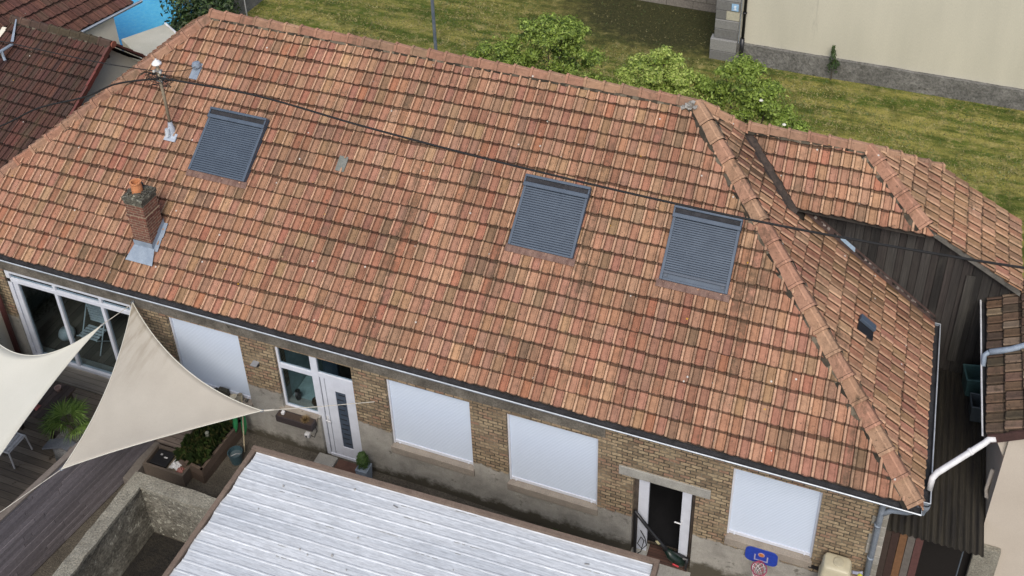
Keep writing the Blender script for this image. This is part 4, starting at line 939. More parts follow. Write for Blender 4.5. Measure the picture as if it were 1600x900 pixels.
mb = MB(); q0 = V3((-25.11, 6.63, 3.66)); q1 = V3((-25.16, 6.12, 3.64)); mb.tube([q0, q1, q1 + V3((-.05, -.5, -.01))], .045, 8); mb.tube([q1 + V3((.02, .13, 0)), q1 + V3((.06, .10, -.16)), q1 + V3((.14, .05, -.24))], .04, 8); mb.build('downpipe', M['zinc_light'], ha)

hb = thing('small_brown_house', (-24, 6, 0), 'small gabled house with dark mossy brown tiles left of the long roof', 'house', 'neighbouring houses')
kb = .5681707
def zB(x, y): return kb + .04 * x + .58 * y + 0.0
nB = V3((-.04, -.58, 1)); rB = V3((-22.2, 7.22, 3.92)); lB = V3((-25.78, 7.45, 3.92)); uB = (rB - lB).normalized()
vB = nB.cross(uB).normalized(); oB = lB - vB * 7.0
bm = tile_bm(oB, uB, vB, nB, 20, 18, .19, .389, PAL_BROWN, 72, dirt_shade=.5, rib=1.12)
clip(bm, rB, V3((1, 0, 0))); clip(bm, rB, V3((.064, 1, 0))); merge('roof', [bm], M['tile_brown'], hb)
mb = MB(); k = V3((0, 0, -.1)); F1 = V3((-22.2, 1.5, 0)); F1.z = 3.92 - .58 * (7.22 - 1.5); F2 = V3((-25.9, 1.7, F1.z))
bk = V3((-22.2, 8.6, 2.55)); bk2 = V3((-25.9, 8.8, 2.55))
for f in ([F1, rB, lB, F2], [rB, bk, bk2, lB]): mb.face([q + k for q in f])
mb.build('roof_boarding', M['roof_felt'], hb)
mb = MB(); caps(mb, lB + V3((0, 0, .02)), rB + V3((.03, 0, .03)), .38, .12, .11, pal=[((.085, .055, .042), 2), ((.12, .075, .055), 1), ((.07, .055, .035), 1)], seed=73, blend=0); mb.build('ridge_cap', M['tile_brown'], hb)
mb = MB(); mb.lathe((0, 0, 0), [(0, 0), (.10, 0), (.10, .03), (0, .03)], 16)
for i, v_ in enumerate(mb.v): mb.v[i] = tuple(V3((rB.x + .10 + v_[2], rB.y + v_[0], rB.z - .02 + v_[1])))
mb.build('ridge_end', plain('ridge_end_clay', (.30, .10, .06), .8), hb)
mb = MB(); n_ = 12; f0 = V3((-22.2, 1.6, 3.92 - .58 * (7.22 - 1.6)))
for i in range(14):
    a = rB.lerp(f0, i / 14); b = rB.lerp(f0, (i + 1) / 14); 
    mb.prism([(a.y, a.z - .12), (b.y, b.z - .14), (b.y, b.z + .05), (a.y, a.z + .03)], 'x', -22.20, -22.13, (.115 + .02 * (i % 3), .042, .032))
for i in range(4):
    a = rB.lerp(bk, i / 4); b = rB.lerp(bk, (i + 1) / 4)
    mb.prism([(a.y, a.z - .02), (b.y, b.z - .02), (b.y, b.z + .08), (a.y, a.z + .05)], 'x', -22.42, -22.12, (.125, .04, .032))
mb.build('verge_tile', M['attr'], hb)
mb = MB(); mb.prism([(1.7, -.3), (8.45, -.3), (8.45, 2.5), (7.22, 3.74), (1.7, .62)], 'x', -26, -22.42); mb.build('wall', M['cream_grey'], hb)
mb = MB(); mb.box(-22.42, -22.3, 7.12, 7.2, 3.45, 3.62); mb.build('purlin_end', M['dark_wood'], hb)
mb = MB(); mb.face([(-25.62, 7.42, 4.0), (-25.58, 7.42, 4.0), (-25.22, 6.78, 3.64), (-25.30, 6.75, 3.64)]); mb.build('valley_flashing', M['zinc_light'], hb)

ax = MB(); P1, P2, P3 = V3((-24.3, 9.77, 2.2)), V3((-23.6, 11.0, 2.2)), V3((-22.8, 10.55, 2.2)); P4 = V3((-21.75, 9.96, 2.2)); P5 = V3((-22.3, 8.62, 2.2))
poly = [P1, P2, P4, P5]; ax.grid([(p.x, p.y, z) for z in (-.2, 2.2) for p in poly], [(4, 5, 6, 7)[::-1], (0, 1, 5, 4), (1, 2, 6, 5), (2, 3, 7, 6), (3, 0, 4, 7)])
anx = ax.build('garden_annex', rough_mat('pale_flat_roof', (.40, .39, .32), (.48, .465, .39), 1.5, fine=40, fine_amt=.2)); tag(anx, 'low flat-roofed pale annex beside the blue pool', 'annex')
mb = MB(); a = P1.lerp(P5, .68) + V3((0, 0, .03)); b = P2.lerp(P4, .55) + V3((0, 0, .03)); mb.tube([a, b], .018, 6); a2, b2 = P2 + V3((0, 0, .03)), P4 + V3((0, 0, .03)); mb.tube([a2, b2], .035, 6); mb.build('roof_trim', M['white_paint'], anx)
mb = MB(); mb.box(-33, -25.2, 12.2, 18.5, -.1, .05); pl = mb.build('swimming_pool', M['water']); tag(pl, 'bright blue swimming pool beyond the annex in the top left', 'pool')
mb = MB(); mb.box(-33, -24.9, 11.7, 12.2, -.1, .12); mb.box(-25.2, -24.9, 12.2, 18.5, -.1, .12); mb.build('coping', M['concrete'], pl)
pw = MB(); pw.box(-24.52, -24.06, 15.3, 21, -.2, 1.2); pw = pw.build('garden_wall', M['stone']); tag(pw, 'rough dark stone garden wall behind the left end of the ridge', 'wall')
mb = MB(); mb.tube([(-23.93, 15.5, -.2), (-23.93, 15.5, 1.6)], .02, 6); o = mb.build('fence_post', M['white_paint']); tag(o, 'thin white post beside the dark stone garden wall', 'post')
tr = thing('evergreen_tree', (-25.2, 14.2, 0), 'dark green bushy tree overhanging the blue pool', 'tree'); rg = random.Random(81)
lob = [(-25.0, 14.1, 1.1, 1.0, .9), (-24.0, 14.0, 1.0, .75, .8), (-25.9, 14.8, 1.3, .8, .8), (-23.6, 13.6, .6, .6, .7), (-24.8, 13.4, .5, .8, .6), (-26.9, 15.6, 1.7, .75, .45), (-27.8, 15.8, 1.8, .6, .25), (-24.6, 15.2, 1.6, .9, .8), (-27.3, 14.8, 1.6, .35, .15)]
mb = MB(); leaves(mb, lob, 13000, .085, [(.018, .035, .010), (.025, .05, .012), (.04, .075, .018), (.075, .12, .03)], rg, flat=.8, shell=(.45, 1.1)); mb.build('crown', M['leaf'], tr)
mb = MB(); mb.tube([(-25.2, 14.4, -.2), (-25.1, 14.3, 1.2)], [.16, .08], 8); mb.tube([(-25.1, 14.4, .7), (-26.5, 15.3, 1.5), (-27.9, 15.8, 1.8)], [.06, .04, .015], 6); mb.build('trunk', M['bark'], tr)

# ============================================================ FRONT YARD
# corrugated shed
sh = thing('metal_shed', (-8, -4, 0), 'low shed with a whitish ribbed metal roof in front of the house', 'shed')
mb = MB(); y0s, y1s = -1.95, -11.0; xa, xb_ = -11.80, -4.14; ZS = 2.2
def yl(y, x): return y + (x + 11.8) * .0255          # the shed stands slightly askew
prof = [(0, 0), (.014, .013), (.034, .013), (.046, .001), (.110, .0), (.114, .004)]; per = .19; rows = []; y = 0
while y < 9:
    for a, h in prof: rows.append((y + a, h))
    y += per
nx = 16; vs = []
for (yy, h) in rows:
    for i in range(nx + 1):
        x = xa + (xb_ - xa) * i / nx; vs.append((x + (0.02 * math.sin(yy * 9) if i == 0 else 0), yl(y0s - .04 - yy, x), ZS + h + .008 * mn.noise(V3((x * .6, yy * .8, 2))) - yy * .004))
mb.grid(vs, [(j * (nx + 1) + i, (j + 1) * (nx + 1) + i, (j + 1) * (nx + 1) + i + 1, j * (nx + 1) + i + 1) for j in range(len(rows) - 1) for i in range(nx)])
mb.build('roof_sheet', M['sheet'], sh)
mb = MB()
def skew(x0, x1, ya, yb, z0, z1, col=(1, 1, 1)):
    P_ = [V3((x, yl(y, x), z)) for z in (z0, z1) for y in (ya, yb) for x in (x0, x1)]
    mb.grid(P_, [(0, 2, 3, 1), (4, 5, 7, 6), (0, 1, 5, 4), (1, 3, 7, 5), (3, 2, 6, 7), (2, 0, 4, 6)], [col] * 6)
skew(-11.90, -4.04, -2.02, -1.93, 2.06, 2.27); skew(-11.90, -11.81, -11, -2.02, 2.04, 2.25); skew(-4.12, -4.04, -11, -2.02, 2.06, 2.27); mb.build('edge_board', M['timber_brown'], sh, bevel=.006)
mb = MB(); skew(-11.7, -4.2, -11, -2.1, -.6, 2.05); mb.build('wall', M['dark_wood'], sh)
mb = MB(); rg = random.Random(91)
for k in range(26):
    x = rg.uniform(-11.5, -4.5); yy = rg.uniform(.1, 2.6); s = rg.uniform(.008, .022); mb.lathe((x, yl(y0s - .04 - yy, x), ZS + .012), [(s, 0), (s, .02), (0, .024)], 8, (.35, .34, .32))
for k in range(26):
    x = rg.uniform(-11.2, -5.2); yy = .19 * rg.randint(0, 13) + .066; L = rg.uniform(.10, .55); g_ = rg.uniform(.22, .38)
    for q in range(int(L / .05)):
        if rg.random() < .7: xx = x + q * .05; mb.box(-.028, .028, -rg.uniform(.002, .008), rg.uniform(.002, .007), 0, .003, (g_, g_, g_ * .97), M=Matrix.Translation((xx, yl(y0s - .04 - yy, xx), ZS + .006 - yy * .004 + .008 * mn.noise(V3((xx * .6, yy * .8, 2))))))
for k in range(10):
    x = rg.uniform(-11.2, -4.6); yy = rg.uniform(.2, 2.5); L = rg.uniform(.02, .06); mb.box(-L, L, -.010, .010, 0, .012, (rg.uniform(.16, .3),) * 3, M=Matrix.Translation((x, yl(y0s - .04 - yy, x), ZS + .010)) @ Matrix.Rotation(rg.uniform(-.5, .2), 4, 'Z'))
o = mb.build('roof_debris', M['attr'], sh); o['kind'] = 'stuff'

# rough concrete wall round the pit
cw = thing('concrete_wall', (-14, -3, 0), 'rough lichened concrete wall turning a corner beside the fence and shed', 'wall')
mb = MB(); rg = random.Random(93)
def rough_box(mb, x0, x1, y0, y1, z0, z1, st=.12):
    bm = bmesh.new(); bmesh.ops.create_cube(bm, size=1)
    for v_ in bm.verts: v_.co = V3((x0 + (v_.co.x + .5) * (x1 - x0), y0 + (v_.co.y + .5) * (y1 - y0), z0 + (v_.co.z + .5) * (z1 - z0)))
    n_ = int(max(x1 - x0, y1 - y0) / st)
    for ax_, L in (('x', x1 - x0), ('y', y1 - y0), ('z', z1 - z0)):
        kcut = max(1, int(L / st))
        for c in range(1, kcut):
            t = c / kcut; co = V3((x0 + t * (x1 - x0) if ax_ == 'x' else 0, y0 + t * (y1 - y0) if ax_ == 'y' else 0, z0 + t * (z1 - z0) if ax_ == 'z' else 0))
            no = V3((ax_ == 'x', ax_ == 'y', ax_ == 'z')); bmesh.ops.bisect_plane(bm, geom=bm.verts[:] + bm.edges[:] + bm.faces[:], plane_co=co, plane_no=no)
    for v_ in bm.verts: q = v_.co; v_.co = q + mn.noise_vector(q * 3.1) * .022 + mn.noise_vector(q * 9) * .008
    bm.verts.index_update(); mb.grid([v_.co.copy() for v_ in bm.verts], [[q.index for q in f.verts] for f in bm.faces]); bm.free()
rough_box(mb, -14.39, -14.17, -9.5, -2.5, -.4, 1.04); rough_box(mb, -14.2, -11.85, -2.69, -2.50, -.4, 1.04); mb.build('wall_body', M['rough_wall'], cw)
mb = MB(); rough_box(mb, -14.44, -14.13, -9.5, -2.46, 1.03, 1.10, .1); rough_box(mb, -14.15, -11.85, -2.74, -2.46, 1.03, 1.10, .1); mb.build('wall_top', M['rough_top'], cw)


# stone plinth of the cream building: one rough, stained strip
mb = MB(); rough_box(mb, -6.5, 20, 18.10, 18.3, -.15, .72, .22)
m_ = rough_mat('stained_plinth', (.12, .118, .108), (.21, .205, .19), 1.6, fine=14, fine_amt=.7, bmp=.9, dist=.03, spots=(3.5, .62, (.06, .06, .05)))
mb.build('plinth', m_, cb_)

# board fence
fe = thing('board_fence', (-15.6, -3, 0), 'tall purple-grey weathered board fence beside the rough concrete wall', 'fence')
fa, fb = V3((-15.38, -1.05, 0)), V3((-16.55, -9.2, 0)); fd = (fb - fa).normalized(); fnn = V3((fd.y, -fd.x, 0)); fnn = fnn if fnn.x > 0 else -fnn; FL = (fb - fa).length
mb = MB(); rg = random.Random(95); z = -.32
while z < 1.5:
    h = rg.uniform(.085, .12); s0 = 0
    while s0 < FL:
        s1 = min(FL, s0 + rg.uniform(1.6, 3.2)); g_ = rg.uniform(.15, .23); o_ = fnn * rg.uniform(0, .012)
        a, b = fa + fd * s0 + o_, fa + fd * (s1 - .01) + o_
        P_ = [q + V3((0, 0, zz)) for zz in (z, z + h - .008) for q in (a, b, a + fnn * .022, b + fnn * .022)]
        c = (g_, g_ * .90, g_ * .95); mb.grid(P_, [(0, 1, 3, 2), (4, 6, 7, 5), (0, 4, 5, 1), (1, 5, 7, 3), (3, 7, 6, 2), (2, 6, 4, 0)], [c] * 6); s0 = s1
    z += h
mb.build('board', M['fence'], fe)
for i in range(6):
    mb = MB(); q = fa + fd * (i * 1.6 + .05) - fnn * .1; mb.box(q.x - .045, q.x + .045, q.y - .045, q.y + .045, -.35, 1.5, (.10, .085, .075)); mb.build('post', M['fence'], fe)
mb = MB(); a, b = fa - fnn * .07, fb - fnn * .07
P_ = [q + V3((0, 0, zz)) for zz in (1.50, 1.54) for q in (a, b, a + fnn * .12, b + fnn * .12)]
mb.grid(P_, [(0, 1, 3, 2), (4, 6, 7, 5), (0, 4, 5, 1), (1, 5, 7, 3), (3, 7, 6, 2), (2, 6, 4, 0)], [(.17, .145, .125)] * 6); mb.build('cap_rail', M['fence'], fe)
mb = MB(); mb.box(-15.42, -15.22, -2.0, -1.02, -.34, -.08, (.17, .15, .13)); o = mb.build('edging_sleeper', M['fence'], bevel=.01); tag(o, 'pale grey timber sleeper at the foot of the board fence end', 'timber')

# tray bed with black bag and cloth
tb = thing('wooden_bed', (-14.9, -1.3, 0), 'shallow wooden bed frame between the fence end and the planter', 'garden bed')
mb = MB(); bx0, bx1, by0, by1 = -15.20, -14.20, -1.62, -1.10
for (a, b, c, d) in ((bx0, bx1, by0, by0 + .05), (bx0, bx1, by1 - .05, by1), (bx0, bx0 + .05, by0 + .05, by1 - .05), (bx1 - .05, bx1, by0 + .05, by1 - .05)): mb.box(a, b, c, d, -.33, .0, (.12, .095, .075))
mb.build('board', M['fence'], tb)
mb = MB(); mb.box(bx0 + .05, bx1 - .05, by0 + .05, by1 - .05, -.33, -.12, (.22, .18, .13)); mb.build('sand_fill', M['attr'], tb)
mb = MB(); mb.box(-15.12, -14.72, -1.52, -1.16, -.12, -.04); bb = mb.build('black_case', M['black'], bevel=.015); tag(bb, 'flat black case with small pale marks lying in the wooden bed', 'case')
for q, cc in (((-14.88, -14.80, -1.34, -1.31), .6), ((-15.0, -14.95, -1.30, -1.26), .34)):
    mb = MB(); mb.box(*q, -.038, -.034, (cc, cc, cc)); mb.build('label_mark', M['attr'], bb)
def crumple(name, c, r, h, mat, seed, n_=18, sq=(1, 1)):
    rg = random.Random(seed); mb = MB(); vs = []; cpt = V3(c)
    for j in range(n_):
        for i in range(n_):
            x = (i / (n_ - 1) - .5) * 2; y = (j / (n_ - 1) - .5) * 2; q = V3((x * 2.1 + seed, y * 2.1, 0)); rr = math.hypot(x, y)
            wv = max(0, 1 - rr * .9) ** .6; vs.append(cpt + V3((x * r * sq[0] * (1 + .25 * mn.noise(q)), y * r * sq[1] * (1 + .25 * mn.noise(q + V3((5, 5, 5)))), h * wv * (.7 + .8 * mn.noise(q * 1.7)) + .015)))
    fs = [(j * n_ + i, j * n_ + i + 1, (j + 1) * n_ + i + 1, (j + 1) * n_ + i) for j in range(n_ - 1) for i in range(n_ - 1)]
    mb.grid(vs, fs); o = mb.build(name, mat, smooth=True); s = o.modifiers.new('thick', 'SOLIDIFY'); s.thickness = .006; return o
o = crumple('crumpled_cloth', (-14.56, -1.36, -.12), .12, .13, M['white_paint'], 3); tag(o, 'crumpled white and blue-grey cloth lying in the wooden bed', 'cloth')
o = crumple('crumpled_wrapper', (-14.40, -1.45, -.12), .07, .09, plain('pink_plastic', (.38, .16, .13), .5), 8); tag(o, 'small pinkish crumpled wrapper beside the white cloth', 'wrapper')

# long planter with grasses
pt = thing('long_planter', (-14, -.6, 0), 'long brown timber planter full of grassy plants by the passage', 'planter')
pa, pb_ = V3((-14.05, -1.38, 0)), V3((-14.50, .0, 0)); 
mb = MB(); cor = [(-14.55, -1.33), (-13.86, -1.42), (-13.80, -.05), (-14.6, -.05)]
for i in range(4):
    a, b = V3((*cor[i], 0)), V3((*cor[(i + 1) % 4], 0)); d = (b - a).normalized(); n2 = V3((-d.y, d.x, 0))
    for z0_, z1_ in ((-.36, -.14), (-.13, .08)):
        P_ = [q + V3((0, 0, zz)) for zz in (z0_, z1_) for q in (a, b, a + n2 * .06, b + n2 * .06)]
        g_ = .13 if z1_ > 0 else .10; mb.grid(P_, [(0, 1, 3, 2), (4, 6, 7, 5), (0, 4, 5, 1), (1, 5, 7, 3), (3, 7, 6, 2), (2, 6, 4, 0)], [(g_, g_ * .72, g_ * .55)] * 6)
mb.build('side_board', M['attr'], pt)
mb = MB(); mb.face([(x, y, .02) for x, y in cor]); mb.build('soil', M['earth'], pt)
mb = MB(); rg = random.Random(97)
for k in range(2300):
    x = rg.uniform(-14.5, -13.95); y = rg.uniform(-1.3, -.15); a = rg.uniform(0, 6.28); h = rg.uniform(.10, .34); r_ = rg.uniform(.02, .15); w0 = .005; c = rg.choice([(.03, .05, .013), (.045, .075, .018), (.02, .038, .010), (.09, .09, .032)])
    dx, dy = math.cos(a), math.sin(a); mb.face([(x - dy * w0, y + dx * w0, .02), (x + dy * w0, y - dx * w0, .02), (x + dx * r_ * .6 + dy * w0, y + dy * r_ * .6 - dx * w0, .02 + h), (x + dx * r_ * 1.3, y + dy * r_ * 1.3, .02 + h * .8)], c)
mb.build('foliage', M['leaf'], pt)
mb = MB(); mb.lathe((-14.15, -.75, .1), [(.04, 0), (.06, .1), (.035, .2), (.045, .26), (0, .30)], 10, (.24, .25, .20)); mb.lathe((-14.0, -1.0, .1), [(.05, 0), (.06, .08), (0, .12)], 10, (.2, .2, .15)); o = mb.build('garden_ornament', M['attr']); tag(o, 'small grey stone ornament among the planter grasses', 'ornament')

# bucket with handle stick, green scoops
bk_ = thing('bucket', (-13.55, -.72, -.35), 'dark blue-green bucket on the gravel beside the long planter', 'bucket')
mb = MB(); mb.lathe((-13.55, -.72, -.35), [(0, 0), (.115, 0), (.15, .28), (.16, .30), (.145, .30), (.135, .22), (.13, .20)], 20, (.035, .07, .085)); mb.build('pail', M['attr_gloss'], bk_)
mb = MB(); mb.lathe((-13.55, -.72, -.15), [(.13, 0), (0, .002)], 20, (.08, .11, .12)); mb.build('water', M['attr_gloss'], bk_)
mb = MB(); mb.tube([(-13.40, -.70, -.08), (-13.46, -.80, .02), (-13.55, -.86, -.02)], .006, 5, (.4, .4, .4)); mb.build('handle', M['attr'], bk_)
mb = MB(); mb.tube([(-13.50, -.50, -.30), (-13.62, -.10, .95)], .016, 8, (.42, .36, .24)); o = mb.build('broom_handle', M['attr']); tag(o, 'pale wooden broom handle leaning on the wall above the bucket', 'broom')
mb = MB()
for sx in (-1, 1):
    vs = []
    for j in range(9):
        for i in range(5):
            t = j / 8; w0 = .075 * math.sin(PI * (t * .8 + .15)); vs.append((-13.72 + sx * .11 + (i / 4 - .5) * 2 * w0, -.16 - .05 * (1 - abs(i / 2 - 1)) - .12 * (1 - t), -.05 + t * .62))
    mb.grid(vs, [(j * 5 + i, j * 5 + i + 1, (j + 1) * 5 + i + 1, (j + 1) * 5 + i) for j in range(8) for i in range(4)], [(.04, .26, .10)] * 32)
o = mb.build('leaf_scoop', M['attr_gloss'], smooth=True); s = o.modifiers.new('thick', 'SOLIDIFY'); s.thickness = .008; tag(o, 'pair of curved bright green plastic leaf scoops leaning on the house wall', 'leaf scoops')

# table, chair, palm
tbl = thing('garden_table', (-17.9, -1.35, 0), 'dark weathered wooden garden table on the deck between the two sails', 'table')
mb = MB()
for i in range(8):
    x = -18.35 + i * .132; g_ = .045 + .014 * (i % 3); mb.box(x, x + .122, -1.84, -.92, .71, .75, (g_ * 1.35, g_ * .95, g_ * .75))
mb.build('tabletop', M['attr'], tbl)
for x, y in ((-18.25, -1.72), (-17.42, -1.72), (-18.25, -1.02), (-17.42, -1.02)):
    mb = MB(); mb.box(x - .04, x + .04, y - .04, y + .04, 0, .71, (.06, .045, .035)); mb.build('leg', M['attr'], tbl)
mb = MB(); mb.lathe((-17.62, -1.08, .75), [(0, 0), (.05, 0), (.075, .08), (.06, .08), (.04, .03), (0, .03)], 14, (.45, .30, .25)); o = mb.build('small_bowl', M['attr']); tag(o, 'little terracotta bowl on the dark garden table', 'bowl')
o = crumple('pink_cloth', (-17.72, -1.62, .75), .07, .05, plain('pink_cloth', (.50, .16, .14), .9), 12); tag(o, 'small pink cloth lying on the dark garden table', 'cloth')
chr_ = thing('white_chair', (-17.9, -2.3, 0), 'white slatted plastic garden chair half hidden under the pale sail', 'chair', 'white garden chairs')
mb = MB()
for i in range(5): mb.box(-18.12 + i * .085, -18.055 + i * .085, -2.55, -2.12, .43, .45)
mb.tube([(-17.68, -2.56, .44), (-17.68, -2.10, .44)], .018, 6); mb.tube([(-18.14, -2.56, .44), (-17.68, -2.56, .44)], .018, 6); mb.tube([(-18.14, -2.10, .44), (-17.68, -2.10, .44)], .018, 6)
mb.build('seat', M['white_paint'], chr_)
for x, y, dx, dy in ((-17.68, -2.56, .03, -.02), (-17.68, -2.10, .03, .02), (-18.12, -2.56, -.03, -.02), (-18.12, -2.10, -.03, .02)):
    mb = MB(); mb.tube([(x, y, .44), (x + dx, y + dy, 0)], .017, 6); mb.build('leg', M['white_paint'], chr_)
mb = MB(); mb.tube([(-18.14, -2.56, .44), (-18.26, -2.55, .86), (-18.26, -2.10, .86), (-18.14, -2.10, .44)], .018, 6)
for i in range(4): mb.tube([(-18.16, -2.47 + i * .1, .5), (-18.26, -2.47 + i * .1, .85)], .012, 6)
mb.build('backrest', M['white_paint'], chr_)
# inside chair
ic = thing('white_folding_chair', (-17.6, 1.2, 0), 'white slatted folding chair inside behind the patio glass', 'chair', 'white garden chairs')
mb = MB()
for i in range(6): mb.box(-17.82, -17.30, .95, 1.0, .95 - i * .085, 1.0 - i * .085, M=Matrix.Translation((0, .25, 0)) @ Matrix.Identity(4))
mb.build('backrest', M['white_paint'], ic)
mb = MB()
for i in range(5): mb.box(-17.82, -17.30, .75 + i * .08, .80 + i * .08, .44, .46)
mb.build('seat', M['white_paint'], ic)
for x in (-17.84, -17.28):
    mb = MB(); mb.tube([(x, .72, .01), (x, 1.25, 1.05)], .015, 6); mb.build('leg', M['white_paint'], ic)
    mb = MB(); mb.tube([(x, 1.2, .01), (x, .74, .46)], .015, 6); mb.build('leg', M['white_paint'], ic)
ic.location = (-18.35, 1.0, 0)
def blob(name, c, r, mat, label, cat, parent=None):
    mb = MB(); mb.lathe(c, [(0, 0), (r * .8, .02), (r, r * .6), (r * .75, r * 1.2), (0, r * 1.35)], 14); o = mb.build(name, mat, smooth=True); tag(o, label, cat); return o
blob('floor_fan', (-19.15, .75, .02), .20, M['white_paint'], 'rounded white floor fan housing inside behind the patio glass', 'fan')

pm = thing('fan_palm', (-16.9, -1.75, 0), 'bright green fan palm in a planter on the deck between the sails', 'palm'); rg = random.Random(101)
mb = MB(); base = V3((-16.85, -1.68, .62))
for k in range(20):
    a = rg.uniform(0, 2 * PI); e_ = rg.uniform(.15, 1.1); d = V3((math.cos(a) * math.cos(e_), math.sin(a) * math.cos(e_), math.sin(e_))); L = rg.uniform(.16, .30); hub = base + d * L
    mb.tube([base, base + d * L * .6 + V3((0, 0, .02)), hub], .006, 4, (.09, .12, .03)); sd_ = d.cross(V3((0, 0, 1))).normalized(); un = sd_.cross(d).normalized()
    for q in range(19):
        th = (q / 18 - .5) * 3.0; dd = (d * math.cos(th) + sd_ * math.sin(th)).normalized(); LL = rg.uniform(.30, .44); wv = dd.cross(un).normalized() * .011; tip = hub + dd * LL - V3((0, 0, .10 * rg.uniform(.4, 1.3)))
        c = rg.choice([(.10, .18, .03), (.14, .24, .045), (.20, .30, .07), (.07, .13, .025)]); md = hub + dd * LL * .55 + un * .012
        mb.face([hub - wv * .3, md - wv, tip, md + wv], c)
mb.build('fronds', M['leaf'], pm)
mb = MB(); mb.tube([(-16.85, -1.68, .30), (-16.85, -1.68, .66)], [.07, .05], 8); mb.build('trunk', M['bark'], pm)
pbx = MB(); pbx.box(-17.10, -16.58, -1.98, -1.50, 0, .38); o = pbx.build('stone_planter', M['stone'], bevel=.03); tag(o, 'dark stone planter box holding the fan palm', 'planter')
mb = MB()
sv = [V3(q) for q in ((-17.18, -2.20, .36), (-16.78, -2.08, .42), (-16.42, -2.12, .40), (-16.46, -1.90, .42), (-16.80, -1.86, .44), (-17.16, -1.98, .40))]
mb.grid(sv + [q - V3((0, 0, .04)) for q in sv], [(0, 1, 4, 5), (1, 2, 3, 4), (6, 11, 10, 7), (7, 10, 9, 8)] + [(i, i + 6, (i + 1) % 6 + 6, (i + 1) % 6) for i in range(6)]); o = mb.build('slate_slab', rough_mat('slate', (.10, .11, .13), (.15, .165, .19), 6, fine=50, fine_amt=.4)); tag(o, 'bent blue-grey slate slab resting in front of the fan palm', 'slab')
mb = MB(); rough_box(mb, -16.95, -16.40, -2.15, -1.99, 0, .35, .12); o = mb.build('rock', M['stone'], smooth=True); tag(o, 'rough grey rock under the slate slab by the palm', 'rock')

# entrance items
mb = MB(); mb.box(-11.95, -11.50, -.42, .0, -.4, -.26); o = mb.build('step_stone', M['concrete'], bevel=.02); tag(o, 'pale worn stone step left of the brown doormat', 'step')
mb = MB(); mb.box(-11.49, -10.88, -.36, .02, -.35, -.325); o = mb.build('doormat', M['mat'], bevel=.005); tag(o, 'dark reddish brown doormat before the white front door', 'doormat')
tp = thing('potted_topiary', (-10.70, -.28, -.35), 'clipped green box ball in a tall pale grey planter by the front door', 'potted plant')
mb = MB(); z0 = -.35; P_ = [(-.13, -.13), (.13, -.13), (.13, .13), (-.13, .13)]
q0 = [V3((-10.70 + x * .8, -.28 + y * .8, z0)) for x, y in P_]; q1 = [V3((-10.70 + x, -.28 + y, z0 + .46)) for x, y in P_]; q2 = [V3((-10.70 + x * .85, -.28 + y * .85, z0 + .46)) for x, y in P_]; q3 = [V3((q.x, q.y, z0 + .40)) for q in q2]
mb.grid(q0 + q1 + q2 + q3, [(i, (i + 1) % 4, 4 + (i + 1) % 4, 4 + i) for i in range(4)] + [(4 + i, 4 + (i + 1) % 4, 8 + (i + 1) % 4, 8 + i) for i in range(4)] + [(8 + i, 8 + (i + 1) % 4, 12 + (i + 1) % 4, 12 + i) for i in range(4)] + [(12, 13, 14, 15)]); mb.build('pot', M['planter'], tp)
mb = MB(); rg = random.Random(103); leaves(mb, [(-10.70, -.28, .30, .13, .16), (-10.70, -.28, .20, .12, .12), (-10.70, -.28, .42, .09, .12)], 2600, .020, [(.03, .065, .012), (.05, .10, .02), (.075, .14, .03)], rg, shell=(.75, 1.04)); mb.build('foliage', M['leaf'], tp)
o = crumple('plastic_bag', (-10.62, -.48, -.34), .09, .14, plain('grey_bag', (.35, .36, .37), .5), 5); tag(o, 'crumpled pale grey bag at the foot of the grey planter', 'bag')
tro = thing('window_trough', (-12.3, -.05, .66), 'dark window trough under the side window of the entrance', 'planter')
mb = MB(); mb.box(-12.72, -11.86, -.24, -.055, .68, .85, (.045, .035, .035)); mb.box(-12.69, -11.89, -.215, -.08, .85, .853, (.06, .04, .028)); mb.build('trough', M['attr'], tro)
mb = MB(); rg = random.Random(104)
for k in range(700):
    a = rg.uniform(0, 6.28); e_ = rg.uniform(.2, 1.5); L = rg.uniform(.08, .15); d = V3((math.cos(a) * math.cos(e_), math.sin(a) * math.cos(e_), math.sin(e_))); b = V3((-12.05, -.15, .86)); w0 = V3((-d.y, d.x, 0)) * .004
    mb.face([b - w0, b + w0, b + d * L], rg.choice([(.30, .21, .10), (.38, .28, .15), (.22, .15, .07)]))
mb.build('dry_plant', M['leaf'], tro)
mb = MB(); mb.box(-12.62, -12.55, -.18, -.11, .855, .925); o = mb.build('cube_light', M['white_paint'], bevel=.01); tag(o, 'small white cube light at the left end of the window trough', 'light')
mb = MB(); mb.box(-12.20, -12.09, -.09, 0, .20, .31); cmo = mb.build('security_camera', M['white_paint'], bevel=.015); tag(cmo, 'small white security camera on the render below the side window', 'camera')
mb = MB(); mb.lathe((0, 0, 0), [(0, 0), (.024, 0), (.024, .01)], 12); 
for i, v_ in enumerate(mb.v): mb.v[i] = (-12.15 + v_[0], -.091 - v_[2], .25 + v_[1])
mb.build('lens', M['black'], cmo)
mb = MB(); mb.tube([(-12.08, -.03, .24), (-12.0, -.02, .20), (-11.97, -.02, .30), (-11.90, -.03, .45), (-11.90, -.06, .62)], .007, 5); mb.build('cord', M['rubber'], cmo)
mb = MB(); mb.box(-13.19, -13.07, -.05, 0, 1.97, 2.05, (.04, .04, .05)); mb.prism([(-.13, 2.07), (0, 2.08), (0, 2.05), (-.13, 2.055)], 'x', -13.20, -13.06, (.24, .25, .27)); o = mb.build('wall_lamp', M['attr']); tag(o, 'small grey wall lamp on the brick pier left of the entrance', 'wall lamp')

